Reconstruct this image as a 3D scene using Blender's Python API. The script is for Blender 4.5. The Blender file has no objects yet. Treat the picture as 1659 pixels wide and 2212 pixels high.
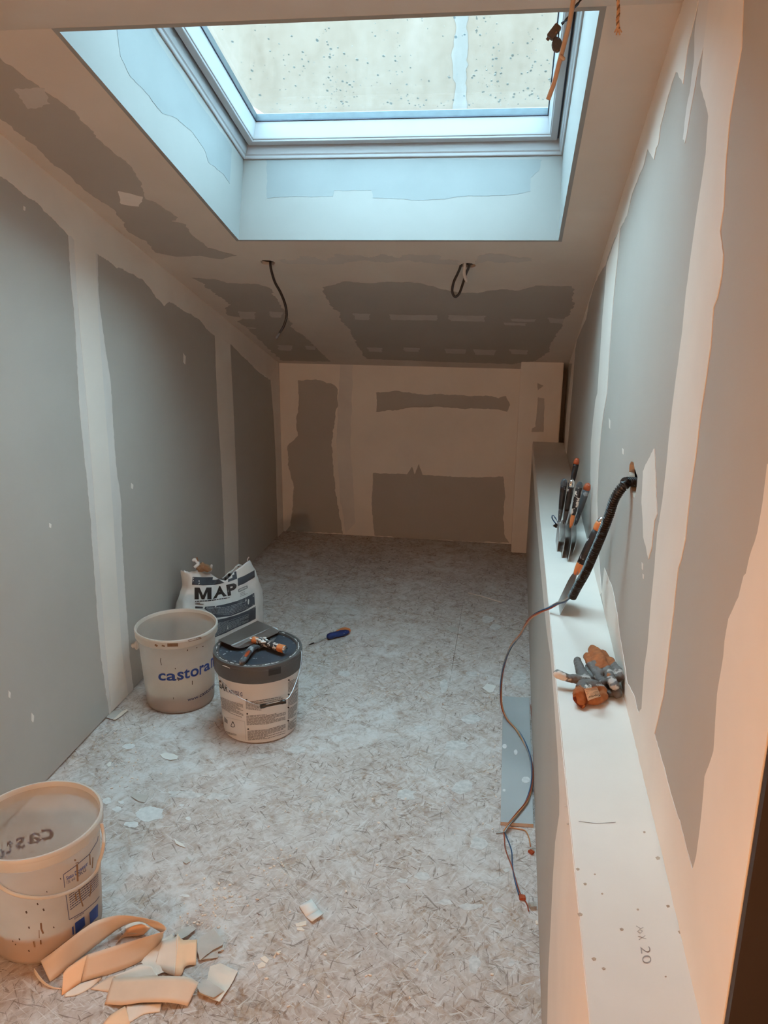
import bpy, bmesh, math, random
from math import sin, cos, pi, radians, hypot, atan2
from mathutils import Vector, Matrix, noise
from mathutils.geometry import tessellate_polygon
random.seed(7)
S = bpy.context.scene
COL = S.collection

# ------------------------------------------------------------------ camera, sky, lights, exposure
FPX, PITCH, YAW, ROLL, CAMZ = 1749.0, 0.2771, -0.1545, 0.0092, 1.6
_cp, _sp, _cy, _sy = cos(PITCH), sin(PITCH), cos(YAW), sin(YAW)
FW = Vector((_sy*_cp, _cy*_cp, -_sp)); _r0 = Vector((_cy, -_sy, 0)); _u0 = _r0.cross(FW)
RT = _r0*cos(ROLL) + _u0*sin(ROLL); UP = -_r0*sin(ROLL) + _u0*cos(ROLL)
CAM = Vector((0, 0, CAMZ))
cam = bpy.data.cameras.new('camera'); co = bpy.data.objects.new('camera', cam); COL.objects.link(co)
cam.sensor_fit = 'VERTICAL'; cam.sensor_height = 36; cam.sensor_width = 27; cam.lens = FPX/2212*36
cam.clip_start = .02
co.matrix_world = Matrix(((RT.x, UP.x, -FW.x, 0), (RT.y, UP.y, -FW.y, 0), (RT.z, UP.z, -FW.z, CAMZ), (0, 0, 0, 1)))
S.camera = co

W = bpy.data.worlds.new('overcast_sky'); S.world = W; W.use_nodes = True
_bg = W.node_tree.nodes['Background']; _bg.inputs[0].default_value = (.64, .83, 1.0, 1); _bg.inputs[1].default_value = 12.5

def lamp(name, kind, loc, energy, color, size=.1, rot=None, size_y=None):
    l = bpy.data.lights.new(name, kind); l.energy = energy; l.color = color
    o = bpy.data.objects.new(name, l); COL.objects.link(o); o.location = loc
    if kind == 'AREA':
        l.size = size
        if size_y: l.shape = 'RECTANGLE'; l.size_y = size_y
    else: l.shadow_soft_size = size
    if rot: o.rotation_euler = rot
    return o
lamp('room_bulb', 'POINT', (-.8, -.5, .85), 60, (1.0, .52, .26), .06)
S.view_settings.view_transform = 'Standard'; S.view_settings.look = 'None'
S.view_settings.exposure = .16; S.view_settings.gamma = 1
try: S.view_settings.use_curve_mapping = False
except Exception: pass
S.cycles.max_bounces = 10; S.cycles.diffuse_bounces = 6; S.cycles.transparent_max_bounces = 10
S.cycles.use_adaptive_sampling = True; S.cycles.adaptive_threshold = .015; S.cycles.adaptive_min_samples = 48
S.cycles.transmission_bounces = 10; S.cycles.glossy_bounces = 5
S.cycles.sample_clamp_indirect = 6; S.cycles.caustics_reflective = False

# ------------------------------------------------------------------ room numbers (metres)
LX, PX, BY, LH = -1.4503, .1393, 4.9734, .7006       # left wall, partition face, back wall, ledge height
ZC, SL = 1.1038, .3270                               # ceiling height at the back wall, slope of the ceiling
R0, RK = .2711, .0099                                # right wall x = R0 + RK*y
PY = 4.79                                            # front of the back right pillar
CY = 1.85                                            # line where the slope meets the flat ceiling
CZ = ZC + SL*(BY-CY)
WE = .79                                             # near end of the right wall
NM = hypot(1, SL)

def ray(x, y): return FW*FPX + RT*(x-829.5) - UP*(y-1106)
class Plane:
    def __init__(s, O, eu, ev, n):
        s.O = Vector(O); s.eu = Vector(eu).normalized(); s.ev = Vector(ev).normalized(); s.n = Vector(n).normalized()
    def hit(s, x, y):
        d = ray(x, y); return CAM + d*((s.O-CAM).dot(s.n)/d.dot(s.n))
    def uv(s, P): d = P-s.O; return (d.dot(s.eu), d.dot(s.ev))
    def px(s, x, y): return s.uv(s.hit(x, y))
    def at(s, u, v, w=0): return s.O + s.eu*u + s.ev*v + s.n*w
FLOOR = Plane((0, 0, 0), (1, 0, 0), (0, 1, 0), (0, 0, 1))
LEFT = Plane((LX, 0, 0), (0, 1, 0), (0, 0, 1), (1, 0, 0))
BACK = Plane((0, BY, 0), (1, 0, 0), (0, 0, 1), (0, -1, 0))
SLOPE = Plane((0, CY, CZ), (1, 0, 0), (0, 1, -SL), (0, -SL, -1))      # v runs down the slope, n into the room
RIGHT = Plane((R0, 0, 0), (RK, 1, 0), (0, 0, 1), (-1, RK, 0))
LEDGE = Plane((0, 0, LH), (1, 0, 0), (0, 1, 0), (0, 0, 1))
PART = Plane((PX, 0, 0), (0, 1, 0), (0, 0, 1), (-1, 0, 0))
PILF = Plane((0, PY, 0), (1, 0, 0), (0, 0, 1), (0, -1, 0))
FLAT = Plane((0, 0, CZ), (1, 0, 0), (0, 1, 0), (0, 0, -1))
def fpt(x, y, z=0): P = Plane((0, 0, z), (1, 0, 0), (0, 1, 0), (0, 0, 1)); return P.hit(x, y)

# ------------------------------------------------------------------ materials
def newmat(name):
    m = bpy.data.materials.new(name); m.use_nodes = True
    return m, m.node_tree, m.node_tree.nodes['Principled BSDF']
def N(nt, t, **kw):
    n = nt.nodes.new(t)
    for k, v in kw.items():
        if k.startswith('i_'): n.inputs[k[2:].replace('_', ' ')].default_value = v
        else: setattr(n, k, v)
    return n
def ramp(nt, fac, stops):
    r = N(nt, 'ShaderNodeValToRGB'); e = r.color_ramp.elements
    while len(e) < len(stops): e.new(.5)
    for q, (p, c) in zip(e, stops): q.position = p; q.color = (*c, 1) if len(c) == 3 else c
    nt.links.new(fac, r.inputs[0]); return r.outputs[0]
def mixc(nt, fac, a, b, mode='MIX'):
    m = N(nt, 'ShaderNodeMix', data_type='RGBA', blend_type=mode)
    for s, v in ((0, fac), (6, a), (7, b)):
        if hasattr(v, 'links'): nt.links.new(v, m.inputs[s])
        else: m.inputs[s].default_value = v if s == 0 else ((*v, 1) if len(v) == 3 else v)
    return m.outputs[2]
def pos(nt, scale=(1, 1, 1), rot=(0, 0, 0), obj=False):
    if obj: src = N(nt, 'ShaderNodeTexCoord').outputs['Object']
    else: src = N(nt, 'ShaderNodeNewGeometry').outputs['Position']
    mp = N(nt, 'ShaderNodeMapping'); mp.inputs['Scale'].default_value = scale; mp.inputs['Rotation'].default_value = rot
    nt.links.new(src, mp.inputs[0]); return mp.outputs[0]
def tex(nt, vec, scale, detail=3, rough=.55, dist=0):
    t = N(nt, 'ShaderNodeTexNoise'); t.inputs['Scale'].default_value = scale; t.inputs['Detail'].default_value = detail
    t.inputs['Roughness'].default_value = rough; t.inputs['Distortion'].default_value = dist
    nt.links.new(vec, t.inputs['Vector']); return t.outputs['Fac']
def bump(nt, b, h, strength=.2, dist=.002):
    n = N(nt, 'ShaderNodeBump'); n.inputs['Strength'].default_value = strength; n.inputs['Distance'].default_value = dist
    nt.links.new(h, n.inputs['Height']); nt.links.new(n.outputs[0], b.inputs['Normal'])
def sc(c, k): return tuple(min(1, v*k) for v in c)
def mat(name, col, rough=.7, var=.1, scale=6, stretch=(1, 1, 1), metal=0, bmp=0, obj=False, col2=None, spec=None, detail=4):
    m, nt, b = newmat(name)
    v = pos(nt, stretch, obj=obj); f = tex(nt, v, scale, detail)
    a, c = (sc(col, 1-var), sc(col, 1+var)) if col2 is None else (col, col2)
    nt.links.new(ramp(nt, f, [(.3, a), (.7, c)]), b.inputs['Base Color'])
    b.inputs['Roughness'].default_value = rough; b.inputs['Metallic'].default_value = metal
    if spec is not None: b.inputs['Specular IOR Level'].default_value = spec
    if bmp: bump(nt, b, tex(nt, v, scale*8, 3), bmp, .001)
    return m
def speckled(name, col, spot, amount=.62, scale=60, rough=.6, soft=.02, stretch=(1, 1, 1), metal=0, spec=.4):
    # base colour with dried splashes of another colour
    m, nt, b = newmat(name); v = pos(nt, stretch, obj=True)
    f = tex(nt, v, scale, 3, .6, .4); g = tex(nt, v, scale*.22, 2)
    base = ramp(nt, g, [(.3, sc(col, .85)), (.7, sc(col, 1.15))])
    nt.links.new(mixc(nt, ramp(nt, f, [(amount, (0, 0, 0)), (amount+soft, (1, 1, 1))]), base, spot), b.inputs['Base Color'])
    b.inputs['Roughness'].default_value = rough; b.inputs['Metallic'].default_value = metal
    b.inputs['Specular IOR Level'].default_value = spec
    bump(nt, b, f, .25, .001); return m

M = {}
M['board'] = mat('plasterboard_paper', (.45, .415, .375), .75, .035, 2.5, bmp=.08)
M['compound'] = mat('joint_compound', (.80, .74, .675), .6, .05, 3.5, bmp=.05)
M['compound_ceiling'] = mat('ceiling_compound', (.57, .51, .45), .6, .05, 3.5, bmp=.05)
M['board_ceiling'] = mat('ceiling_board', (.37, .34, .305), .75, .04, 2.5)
M['compound_thin'] = mat('thin_joint_compound', (.72, .68, .64), .6, .06, 5, bmp=.05)
M['compound_smear'] = mat('smeared_compound', (.50, .47, .44), .65, .06, 8)
M['reveal'] = mat('sanded_plaster', (.265, .28, .275), .55, .03, 4, bmp=.04)
M['reveal_board'] = mat('reveal_board', (.215, .25, .262), .6, .04, 5)
M['cavity'] = mat('dark_cavity', (.03, .025, .02), .9, .2, 10)
M['edge'] = mat('gypsum_core', (.62, .52, .42), .8, .1, 40)
M['dark_wall'] = mat('dark_brown_wall', (.03, .02, .014), .6, .08, 3)  # one even, very dark brown for the return face
M['white_frame'] = mat('white_window_lacquer', (.40, .44, .47), .3, .02, 3)
M['gasket'] = mat('dark_rubber_gasket', (.02, .03, .06), .5, .1, 20)
M['spacer'] = mat('window_spacer', (.055, .085, .105), .35, .15, 40, metal=.3)

def glass_mat():
    m, nt, b = newmat('window_glass'); nt.nodes.remove(b)
    out = nt.nodes['Material Output']; tr = N(nt, 'ShaderNodeBsdfTransparent'); tr.inputs[0].default_value = (.93, .97, .96, 1)
    gl = N(nt, 'ShaderNodeBsdfGlossy'); gl.inputs['Roughness'].default_value = .02
    lw = N(nt, 'ShaderNodeLayerWeight'); lw.inputs[0].default_value = .5
    pw = N(nt, 'ShaderNodeMath', operation='POWER'); pw.inputs[1].default_value = 4; nt.links.new(lw.outputs['Facing'], pw.inputs[0])
    ma = N(nt, 'ShaderNodeMath', operation='MULTIPLY_ADD'); ma.inputs[1].default_value = .45; ma.inputs[2].default_value = .02; nt.links.new(pw.outputs[0], ma.inputs[0])
    mx = N(nt, 'ShaderNodeMixShader'); nt.links.new(ma.outputs[0], mx.inputs[0]); nt.links.new(tr.outputs[0], mx.inputs[1]); nt.links.new(gl.outputs[0], mx.inputs[2])
    nt.links.new(mx.outputs[0], out.inputs[0]); return m
M['glass'] = glass_mat()
def water_mat():
    m = glass_mat(); m.name = 'rain_water'; m.node_tree.nodes['Transparent BSDF'].inputs[0].default_value = (.68, .75, .79, 1); return m
    m, nt, b = newmat('rain_water'); b.inputs['Transmission Weight'].default_value = 1; b.inputs['Roughness'].default_value = .0
    b.inputs['IOR'].default_value = 1.33; b.inputs['Base Color'].default_value = (.95, .98, 1, 1); return m
M['water'] = water_mat()

def osb_mat():
    m, nt, b = newmat('dusty_strand_board')
    P = pos(nt)
    def mul(a, c):
        q = N(nt, 'ShaderNodeMath', operation='MULTIPLY')
        for i, v in ((0, a), (1, c)):
            if hasattr(v, 'links'): nt.links.new(v, q.inputs[i])
            else: q.inputs[i].default_value = v
        return q.outputs[0]
    d1 = tex(nt, P, 1.5, 5, .6, .3); d2 = tex(nt, P, 13, 5, .7, .6); d3 = tex(nt, P, 70, 4, .7); d4 = tex(nt, P, 4.2, 4, .6, .5)
    col = ramp(nt, d2, [(.28, (.40, .335, .305)), (.45, (.53, .47, .44)), (.6, (.63, .58, .55)), (.75, (.73, .69, .665))])
    hgt = d2
    wn = N(nt, 'ShaderNodeTexNoise'); wn.inputs['Scale'].default_value = 14; wn.inputs['Detail'].default_value = 1; nt.links.new(P, wn.inputs['Vector'])
    ws = N(nt, 'ShaderNodeVectorMath', operation='SCALE'); ws.inputs['Scale'].default_value = .014; nt.links.new(wn.outputs['Color'], ws.inputs[0]); wob = ws.outputs[0]
    def rs(ang, sx, sy):
        a_ = pos(nt, (1, 1, 1), (0, 0, ang)); b_ = N(nt, 'ShaderNodeMapping'); b_.inputs['Scale'].default_value = (sx, sy, 1); nt.links.new(a_, b_.inputs[0]); return b_.outputs[0]
    def flakes(ang, sx, sy, th, stops, fac, k):
        nonlocal col, hgt
        mp = pos(nt, (1, 1, 1), (0, 0, ang)); m2 = N(nt, 'ShaderNodeMapping'); m2.inputs['Scale'].default_value = (sx, sy, 1); m2.inputs['Location'].default_value = (k*3.7, k*1.3, 0)
        ad = N(nt, 'ShaderNodeVectorMath', operation='ADD'); nt.links.new(mp, ad.inputs[0]); nt.links.new(wob, ad.inputs[1]); nt.links.new(ad.outputs[0], m2.inputs[0])
        v = N(nt, 'ShaderNodeTexVoronoi', voronoi_dimensions='2D'); v.inputs['Scale'].default_value = 1; nt.links.new(m2.outputs[0], v.inputs['Vector'])
        sp = N(nt, 'ShaderNodeSeparateColor'); nt.links.new(v.outputs['Color'], sp.inputs[0])
        c = ramp(nt, sp.outputs[1], stops)
        lt = N(nt, 'ShaderNodeMath', operation='LESS_THAN'); lt.inputs[1].default_value = th; nt.links.new(sp.outputs[0], lt.inputs[0])
        wear = ramp(nt, d3, [(.35, (1, 1, 1)), (.62, (.25, .25, .25))])
        col = mixc(nt, mul(mul(lt.outputs[0], wear), fac), col, c)
        mh = N(nt, 'ShaderNodeMix'); nt.links.new(mul(lt.outputs[0], .6), mh.inputs[0]); nt.links.new(hgt, mh.inputs[2]); nt.links.new(sp.outputs[2], mh.inputs[3]); hgt = mh.outputs[0]
    nr0 = N(nt, 'ShaderNodeSeparateXYZ'); nt.links.new(P, nr0.inputs[0])
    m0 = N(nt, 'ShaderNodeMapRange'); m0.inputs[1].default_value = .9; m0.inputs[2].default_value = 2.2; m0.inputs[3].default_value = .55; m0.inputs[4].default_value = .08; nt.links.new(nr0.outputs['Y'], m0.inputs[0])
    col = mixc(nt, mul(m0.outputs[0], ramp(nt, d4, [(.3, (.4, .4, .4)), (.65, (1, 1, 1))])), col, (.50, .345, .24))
    soft = [(0, (.36, .30, .26)), (.3, (.49, .42, .375)), (.6, (.60, .55, .52)), (1, (.68, .65, .63))]
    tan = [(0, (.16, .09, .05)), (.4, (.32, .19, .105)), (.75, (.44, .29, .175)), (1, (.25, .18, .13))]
    for k, (ang, sx, sy, th) in enumerate([(.2, 13, 60, .35), (1.25, 16, 80, .35), (2.3, 12, 70, .3), (.75, 22, 110, .3), (1.9, 26, 120, .3)]):
        flakes(ang, sx, sy, th, soft, .55, k)
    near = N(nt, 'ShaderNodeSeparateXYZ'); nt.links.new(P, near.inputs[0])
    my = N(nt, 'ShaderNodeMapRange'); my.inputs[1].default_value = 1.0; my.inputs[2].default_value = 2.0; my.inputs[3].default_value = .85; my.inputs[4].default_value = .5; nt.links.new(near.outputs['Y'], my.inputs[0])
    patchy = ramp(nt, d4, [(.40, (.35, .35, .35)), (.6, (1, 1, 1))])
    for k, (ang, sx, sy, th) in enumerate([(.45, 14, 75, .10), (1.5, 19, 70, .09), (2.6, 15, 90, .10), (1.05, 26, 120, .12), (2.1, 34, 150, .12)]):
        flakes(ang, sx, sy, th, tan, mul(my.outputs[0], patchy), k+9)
    for k, (ang, th) in enumerate([(.1, .675), (.85, .68), (1.6, .675), (2.4, .68)]):      # thin dark slits between strands
        q = tex(nt, rs(ang, 16, 150), 1, 1, .6, .8)
        col = mixc(nt, mul(ramp(nt, q, [(th, (0, 0, 0)), (th+.03, (1, 1, 1))]), .65), col, (.16, .12, .09))
    for k, (ang, th) in enumerate([(.5, .665), (2.0, .665), (2.8, .67)]):
        q = tex(nt, rs(ang, 18, 170), 1, 1, .6, .8)
        col = mixc(nt, mul(ramp(nt, q, [(th, (0, 0, 0)), (th+.03, (1, 1, 1))]), .6), col, (.70, .69, .67))
    wm = mul(ramp(nt, d1, [(.50, (0, 0, 0)), (.62, (1, 1, 1))]), ramp(nt, d2, [(.38, (0, 0, 0)), (.58, (1, 1, 1))]))
    col = mixc(nt, mul(wm, .7), col, (.70, .70, .69))
    nt.links.new(col, b.inputs['Base Color']); b.inputs['Roughness'].default_value = .8
    b.inputs['Specular IOR Level'].default_value = .2
    bump(nt, b, hgt, .3, .003); return m
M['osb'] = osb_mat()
M['splash'] = mat('dried_plaster_splash', (.70, .71, .70), .6, .1, 60, bmp=.2)
M['splash_dim'] = mat('trodden_plaster_splash', (.60, .585, .565), .7, .2, 60, bmp=.2)

def outer_mat():
    m, nt, b = newmat('weathered_render')
    v = pos(nt, (1.3, 1, .35)); f = tex(nt, v, 2.2, 8, .65, .5)
    g = tex(nt, pos(nt, (1, 1, 1)), 14, 5, .6)
    c = ramp(nt, f, [(.30, (.092, .062, .042)), (.45, (.118, .084, .062)), (.58, (.130, .096, .074)), (.75, (.150, .115, .095))])
    c = mixc(nt, .25, c, ramp(nt, g, [(.35, (.10, .072, .054)), (.65, (.15, .115, .093))]))
    nt.links.new(c, b.inputs['Base Color']); b.inputs['Roughness'].default_value = .9; return m
M['render'] = outer_mat()
M['stain'] = mat('lime_streak', (.112, .101, .094), .9, .12, 8, (2, 1, .4))

# ------------------------------------------------------------------ mesh helpers
def woff(o):
    v = Vector((0, 0, 0))
    while o is not None: v += Vector(o.location); o = o.parent
    return v
def link(name, me, m=None, parent=None, smooth=False, mats=None):
    if parent is not None:
        q = woff(parent)
        if q.length > 0: me.transform(Matrix.Translation(-q))
    o = bpy.data.objects.new(name, me); COL.objects.link(o)
    if m is not None: me.materials.append(m)
    for q in mats or (): me.materials.append(q)
    if parent is not None: o.parent = parent
    if smooth:
        for p in me.polygons: p.use_smooth = True
    return o
def fromdata(name, vs, fs, m=None, parent=None, smooth=False, mats=None, mi=None):
    me = bpy.data.meshes.new(name); me.from_pydata([tuple(v) for v in vs], [], fs); me.update()
    o = link(name, me, m, parent, smooth, mats)
    if mi:
        for p, i in zip(me.polygons, mi): p.material_index = i
    return o
def obj(name, bm, m=None, parent=None, smooth=False, mats=None):
    bmesh.ops.recalc_face_normals(bm, faces=bm.faces)
    me = bpy.data.meshes.new(name); bm.to_mesh(me); bm.free(); return link(name, me, m, parent, smooth, mats)
def box(bm, lo, hi, mi=0, bev=0):
    lo, hi = Vector(lo), Vector(hi)
    r = bmesh.ops.create_cube(bm, size=1, matrix=Matrix.Translation((lo+hi)/2) @ Matrix.Diagonal((*(hi-lo), 1)))
    fs = {f for v in r['verts'] for f in v.link_faces}
    for f in fs: f.material_index = mi
    if bev: bmesh.ops.bevel(bm, geom=list({e for v in r['verts'] for e in v.link_edges}), offset=bev, segments=2, affect='EDGES')
def struct(o): o['kind'] = 'structure'; return o
def thing(name, label, cat, loc=(0, 0, 0), rz=0, group=None):
    o = bpy.data.objects.new(name, None); COL.objects.link(o); o.location = loc; o.rotation_euler = (0, 0, rz)
    o.empty_display_size = .05; return tag(o, label, cat, group)
def tag(o, label, cat, group=None):
    o['label'] = label; o['category'] = cat
    if group: o['group'] = group
    return o

def fray(loop, step, rag, seed=0, stretch=(1, 1)):
    # walk a 2D outline in short steps and let it wander
    out = []; n = len(loop)
    for i in range(n):
        a, b = Vector(loop[i]), Vector(loop[(i+1) % n]); L = (b-a).length; k = max(1, int(L/step))
        t = (b-a).normalized() if L > 1e-9 else Vector((1, 0)); nn = Vector((-t.y, t.x))
        for j in range(k):
            p = a+(b-a)*(j/k)
            q = Vector((p.x*25*stretch[0], p.y*25*stretch[1], seed*3.1))
            d = (noise.noise(q)*1.0 + noise.noise(q*3.3)*.6 + noise.noise(q*9)*.35)*rag
            out.append((p.x+nn.x*d, p.y+nn.y*d))
    return out
_ps = [0]
def patch(parent, pl, pts, m, lift=.0008, rag=.006, step=.01, name='joint_compound', s=1, o=(0, 0), uv=False, stretch=(1, 1)):
    _ps[0] += 1
    if not uv: pts = [pl.px(x/s+o[0], y/s+o[1]) for x, y in pts]
    lp = fray(pts, step, rag, _ps[0], stretch)
    if pl is RIGHT: lp = [(max(u, WE+.001), v) for u, v in lp]
    n = len(lp); top = [pl.at(u, v, lift) for u, v in lp]; bot = [pl.at(u, v, -.0002) for u, v in lp]
    tri = tessellate_polygon([[Vector((u, v, 0)) for u, v in lp]])
    fs = [tuple(t) for t in tri] + [(i, (i+1) % n, n+(i+1) % n, n+i) for i in range(n)]
    bm = bmesh.new(); vs = [bm.verts.new(v) for v in top+bot]
    for f in fs:
        try: bm.faces.new([vs[i] for i in f])
        except ValueError: pass
    q = obj(name, bm, m, parent); return q
def plate(name, pl, outer, holes, th, m, parent=None, me=None):
    # flat board: front face at w=0, back at w=-th, with real holes
    loops = [outer]+holes; vs = []; fs = []; mi = []
    tri = tessellate_polygon([[Vector((u, v, 0)) for u, v in l] for l in loops])
    flat = [p for l in loops for p in l]; n = len(flat)
    vs = [pl.at(u, v, 0) for u, v in flat]+[pl.at(u, v, -th) for u, v in flat]
    for t in tri: fs.append(tuple(t)); mi.append(0); fs.append(tuple(i+n for i in t)); mi.append(0)
    k = 0
    for l in loops:
        L = len(l)
        for i in range(L): fs.append((k+i, k+(i+1) % L, n+k+(i+1) % L, n+k+i)); mi.append(1)
        k += L
    bm = bmesh.new(); bv = [bm.verts.new(v) for v in vs]
    for f, i in zip(fs, mi):
        try: bm.faces.new([bv[j] for j in f]).material_index = i
        except ValueError: pass
    return obj(name, bm, None, parent, mats=[m, me or M['edge']])
def disc(cx, cy, rx, ry, n=18, rag=.12, seed=1):
    return [(cx+rx*cos(2*pi*i/n)*(1+rag*noise.noise(Vector((i*1.7, seed, 0)))), cy+ry*sin(2*pi*i/n)*(1+rag*noise.noise(Vector((i*1.7, seed, 5))))) for i in range(n)]

# ------------------------------------------------------------------ the setting
YB, XR = -2.6, 1.7
bm = bmesh.new(); box(bm, (LX-.2, YB-.2, -.2), (XR+.2, BY+.2, -.012)); fl = struct(obj('floor', bm, M['cavity']))
# strand boards laid with thin joints
jx, jx2 = FLOOR.px(801, 1157)[0], FLOOR.px(1015, 1215)[0]
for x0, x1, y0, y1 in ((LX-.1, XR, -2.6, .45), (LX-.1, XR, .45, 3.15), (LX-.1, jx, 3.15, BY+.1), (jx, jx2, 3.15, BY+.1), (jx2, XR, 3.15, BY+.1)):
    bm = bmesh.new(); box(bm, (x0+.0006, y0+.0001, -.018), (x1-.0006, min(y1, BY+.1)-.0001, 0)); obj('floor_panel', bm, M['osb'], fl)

# left wall: boards held off the floor by a dark gap
lw = struct(plate('wall_left', LEFT, [(YB, .009), (BY, .009), (BY, 2.5), (YB, 2.5)], [], .0125, M['board']))
def backing(x0, x1, y0, parent):
    pr = [(y0, -.1), (BY+.2, -.1), (BY+.2, ZC+.22), (CY, CZ+.28), (y0, CZ+.28)]
    bm = bmesh.new(); a = [bm.verts.new((x0, *q)) for q in pr]; b = [bm.verts.new((x1, *q)) for q in pr]
    bm.faces.new(a); bm.faces.new(b[::-1])
    for i in range(5): bm.faces.new((a[i], b[i], b[(i+1) % 5], a[(i+1) % 5]))
    return obj('backing', bm, M['cavity'], parent)
backing(LX-.25, LX-.013, YB, lw)
bw = struct(plate('wall_back', BACK, [(LX-.1, 0), (XR, 0), (XR, 1.5), (LX-.1, 1.5)], [], .0125, M['compound']))
bm = bmesh.new(); box(bm, (LX-.2, BY+.013, -.1), (XR, BY+.2, 1.9)); obj('backing', bm, M['cavity'], bw)

# right wall with the torn conduit hole
hole = [(1361, 1042), (1359, 1020), (1360, 1004), (1364, 996), (1369, 1000), (1371, 1012), (1374, 1020), (1377, 1030), (1376, 1048), (1374, 1062), (1370, 1077), (1366, 1066)]
hu = fray([RIGHT.px(*q) for q in hole], .006, .003, 3)
rw = struct(plate('wall_right', RIGHT, [(WE, 0), (BY+.05, 0), (BY+.05, 2.4), (WE, 2.4)], [hu], .0125, M['board']))
backing(.345, .55, WE+.02, rw)
# outside corner and the dark return beside it
bm = bmesh.new(); box(bm, (R0+RK*WE+.0005, WE-.0125, 0), (XR+.1, WE+.02, CZ+.3)); struct(obj('wall_return', bm, M['dark_wall']))
# flat ceiling behind the crease, far side of the room behind the camera
bm = bmesh.new(); box(bm, (LX-.2, YB, CZ), (XR+.2, CY, CZ+.013)); box(bm, (LX-.2, YB, CZ+.45), (XR+.2, CY+.15, CZ+.6)); box(bm, (LX-.2, YB, CZ), (XR+.2, YB+.1, CZ+.5)); struct(obj('ceiling_flat', bm, M['compound_ceiling']))
bm = bmesh.new(); box(bm, (LX-.2, YB-.1, -.1), (XR+.2, YB, CZ+.5)); box(bm, (XR, YB, -.1), (XR+.1, WE, CZ+.5)); struct(obj('wall_behind', bm, M['compound']))

# sloping ceiling with skylight opening and two lamp holes
T = .0125
U0, U1, V0, V1 = -1.0205, .1335, .012, SLOPE.px(515, 518)[1]
VE = (BY-CY)*NM+.02
h1 = fray(disc(*SLOPE.px(579, 567.5), .029, .028, 12, .25, 4), .01, .003, 5)
h2 = fray(disc(*SLOPE.px(1011, 573.5), .029, .028, 12, .1, 7), .01, .002, 6)
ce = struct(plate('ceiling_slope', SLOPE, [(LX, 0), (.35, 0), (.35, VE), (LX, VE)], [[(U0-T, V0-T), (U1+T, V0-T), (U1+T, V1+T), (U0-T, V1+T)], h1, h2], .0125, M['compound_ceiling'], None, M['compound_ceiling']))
def slope_box(bm, u0, u1, v0, v1, w0, w1):
    c = [SLOPE.at(u, v, -w) for w in (w0, w1) for u, v in ((u0, v0), (u1, v0), (u1, v1), (u0, v1))]
    v = [bm.verts.new(q) for q in c]
    for f in ((0, 1, 2, 3), (7, 6, 5, 4), (0, 4, 5, 1), (1, 5, 6, 2), (2, 6, 7, 3), (3, 7, 4, 0)): bm.faces.new([v[i] for i in f])
TW = .30
bm = bmesh.new()   # roof above, around the window
slope_box(bm, LX-.4, U0, -.6, VE+.3, TW+.02, TW+.11); slope_box(bm, U1, 1.9, -.6, VE+.3, TW+.02, TW+.11)
slope_box(bm, U0, U1, -.6, V0, TW+.02, TW+.11); slope_box(bm, U0, U1, V1, VE+.3, TW+.02, TW+.11)
slope_box(bm, LX-.1, .345, VE-.02, VE+.3, .013, TW+.02)
struct(obj('roof_slab', bm, M['cavity']))
# the four reveal boards of the skylight
rv = bpy.data.objects.new('window_reveal', None); COL.objects.link(rv); struct(rv)
T = .0125
for u0, u1, v0, v1 in ((U0-T, U0, V0-T, V1+T), (U1, U1+T, V0-T, V1+T), (U0, U1, V0-T, V0), (U0, U1, V1, V1+T)):
    bm = bmesh.new(); slope_box(bm, u0, u1, v0, v1, -.0004, TW+.02); obj('reveal_board', bm, M['reveal'], rv)
def ring(name, prof, m, parent, bev=False):
    vs = []; fs = []; n = len(prof)
    for d, w in prof:
        for u, v in ((U0+d, V0+d), (U1-d, V0+d), (U1-d, V1-d), (U0+d, V1-d)): vs.append(SLOPE.at(u, v, -w))
    for i in range(n-1):
        for j in range(4): fs.append((4*i+j, 4*i+(j+1) % 4, 4*(i+1)+(j+1) % 4, 4*(i+1)+j))
    bm = bmesh.new(); bv = [bm.verts.new(v) for v in vs]
    for f in fs: bm.faces.new([bv[i] for i in f])
    return obj(name, bm, m, parent)
wi = bpy.data.objects.new('window_1', None); COL.objects.link(wi); struct(wi)
ring('window_frame', [(-.005, .440), (-.005, .3005), (.005, .2995), (.007, .302), (.008, .310), (.012, .314), (.0155, .330), (.0170, .346), (.0170, .44)], M['white_frame'], wi)
ring('gasket', [(.0165, .352), (.0235, .352)], M['gasket'], wi)
ring('sash', [(.0230, .44), (.0230, .343), (.0245, .341), (.0440, .3435), (.0455, .345), (.0460, .350), (.0490, .352), (.0500, .356), (.0570, .410), (.0570, .44)], M['white_frame'], wi)
ring('gasket', [(.0568, .4105), (.0605, .4115), (.0605, .4145)], M['gasket'], wi)
ring('spacer', [(.0600, .4150), (.0600, .4385), (.0555, .4420)], M['spacer'], wi)
bm = bmesh.new(); slope_box(bm, U0+.056, U1-.056, V0+.056, V1-.056, .414, .4145); obj('pane', bm, M['glass'], wi)
bm = bmesh.new(); slope_box(bm, U0+.056, U1-.056, V0+.056, V1-.056, .4300, .4340); obj('pane', bm, M['glass'], wi)
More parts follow.
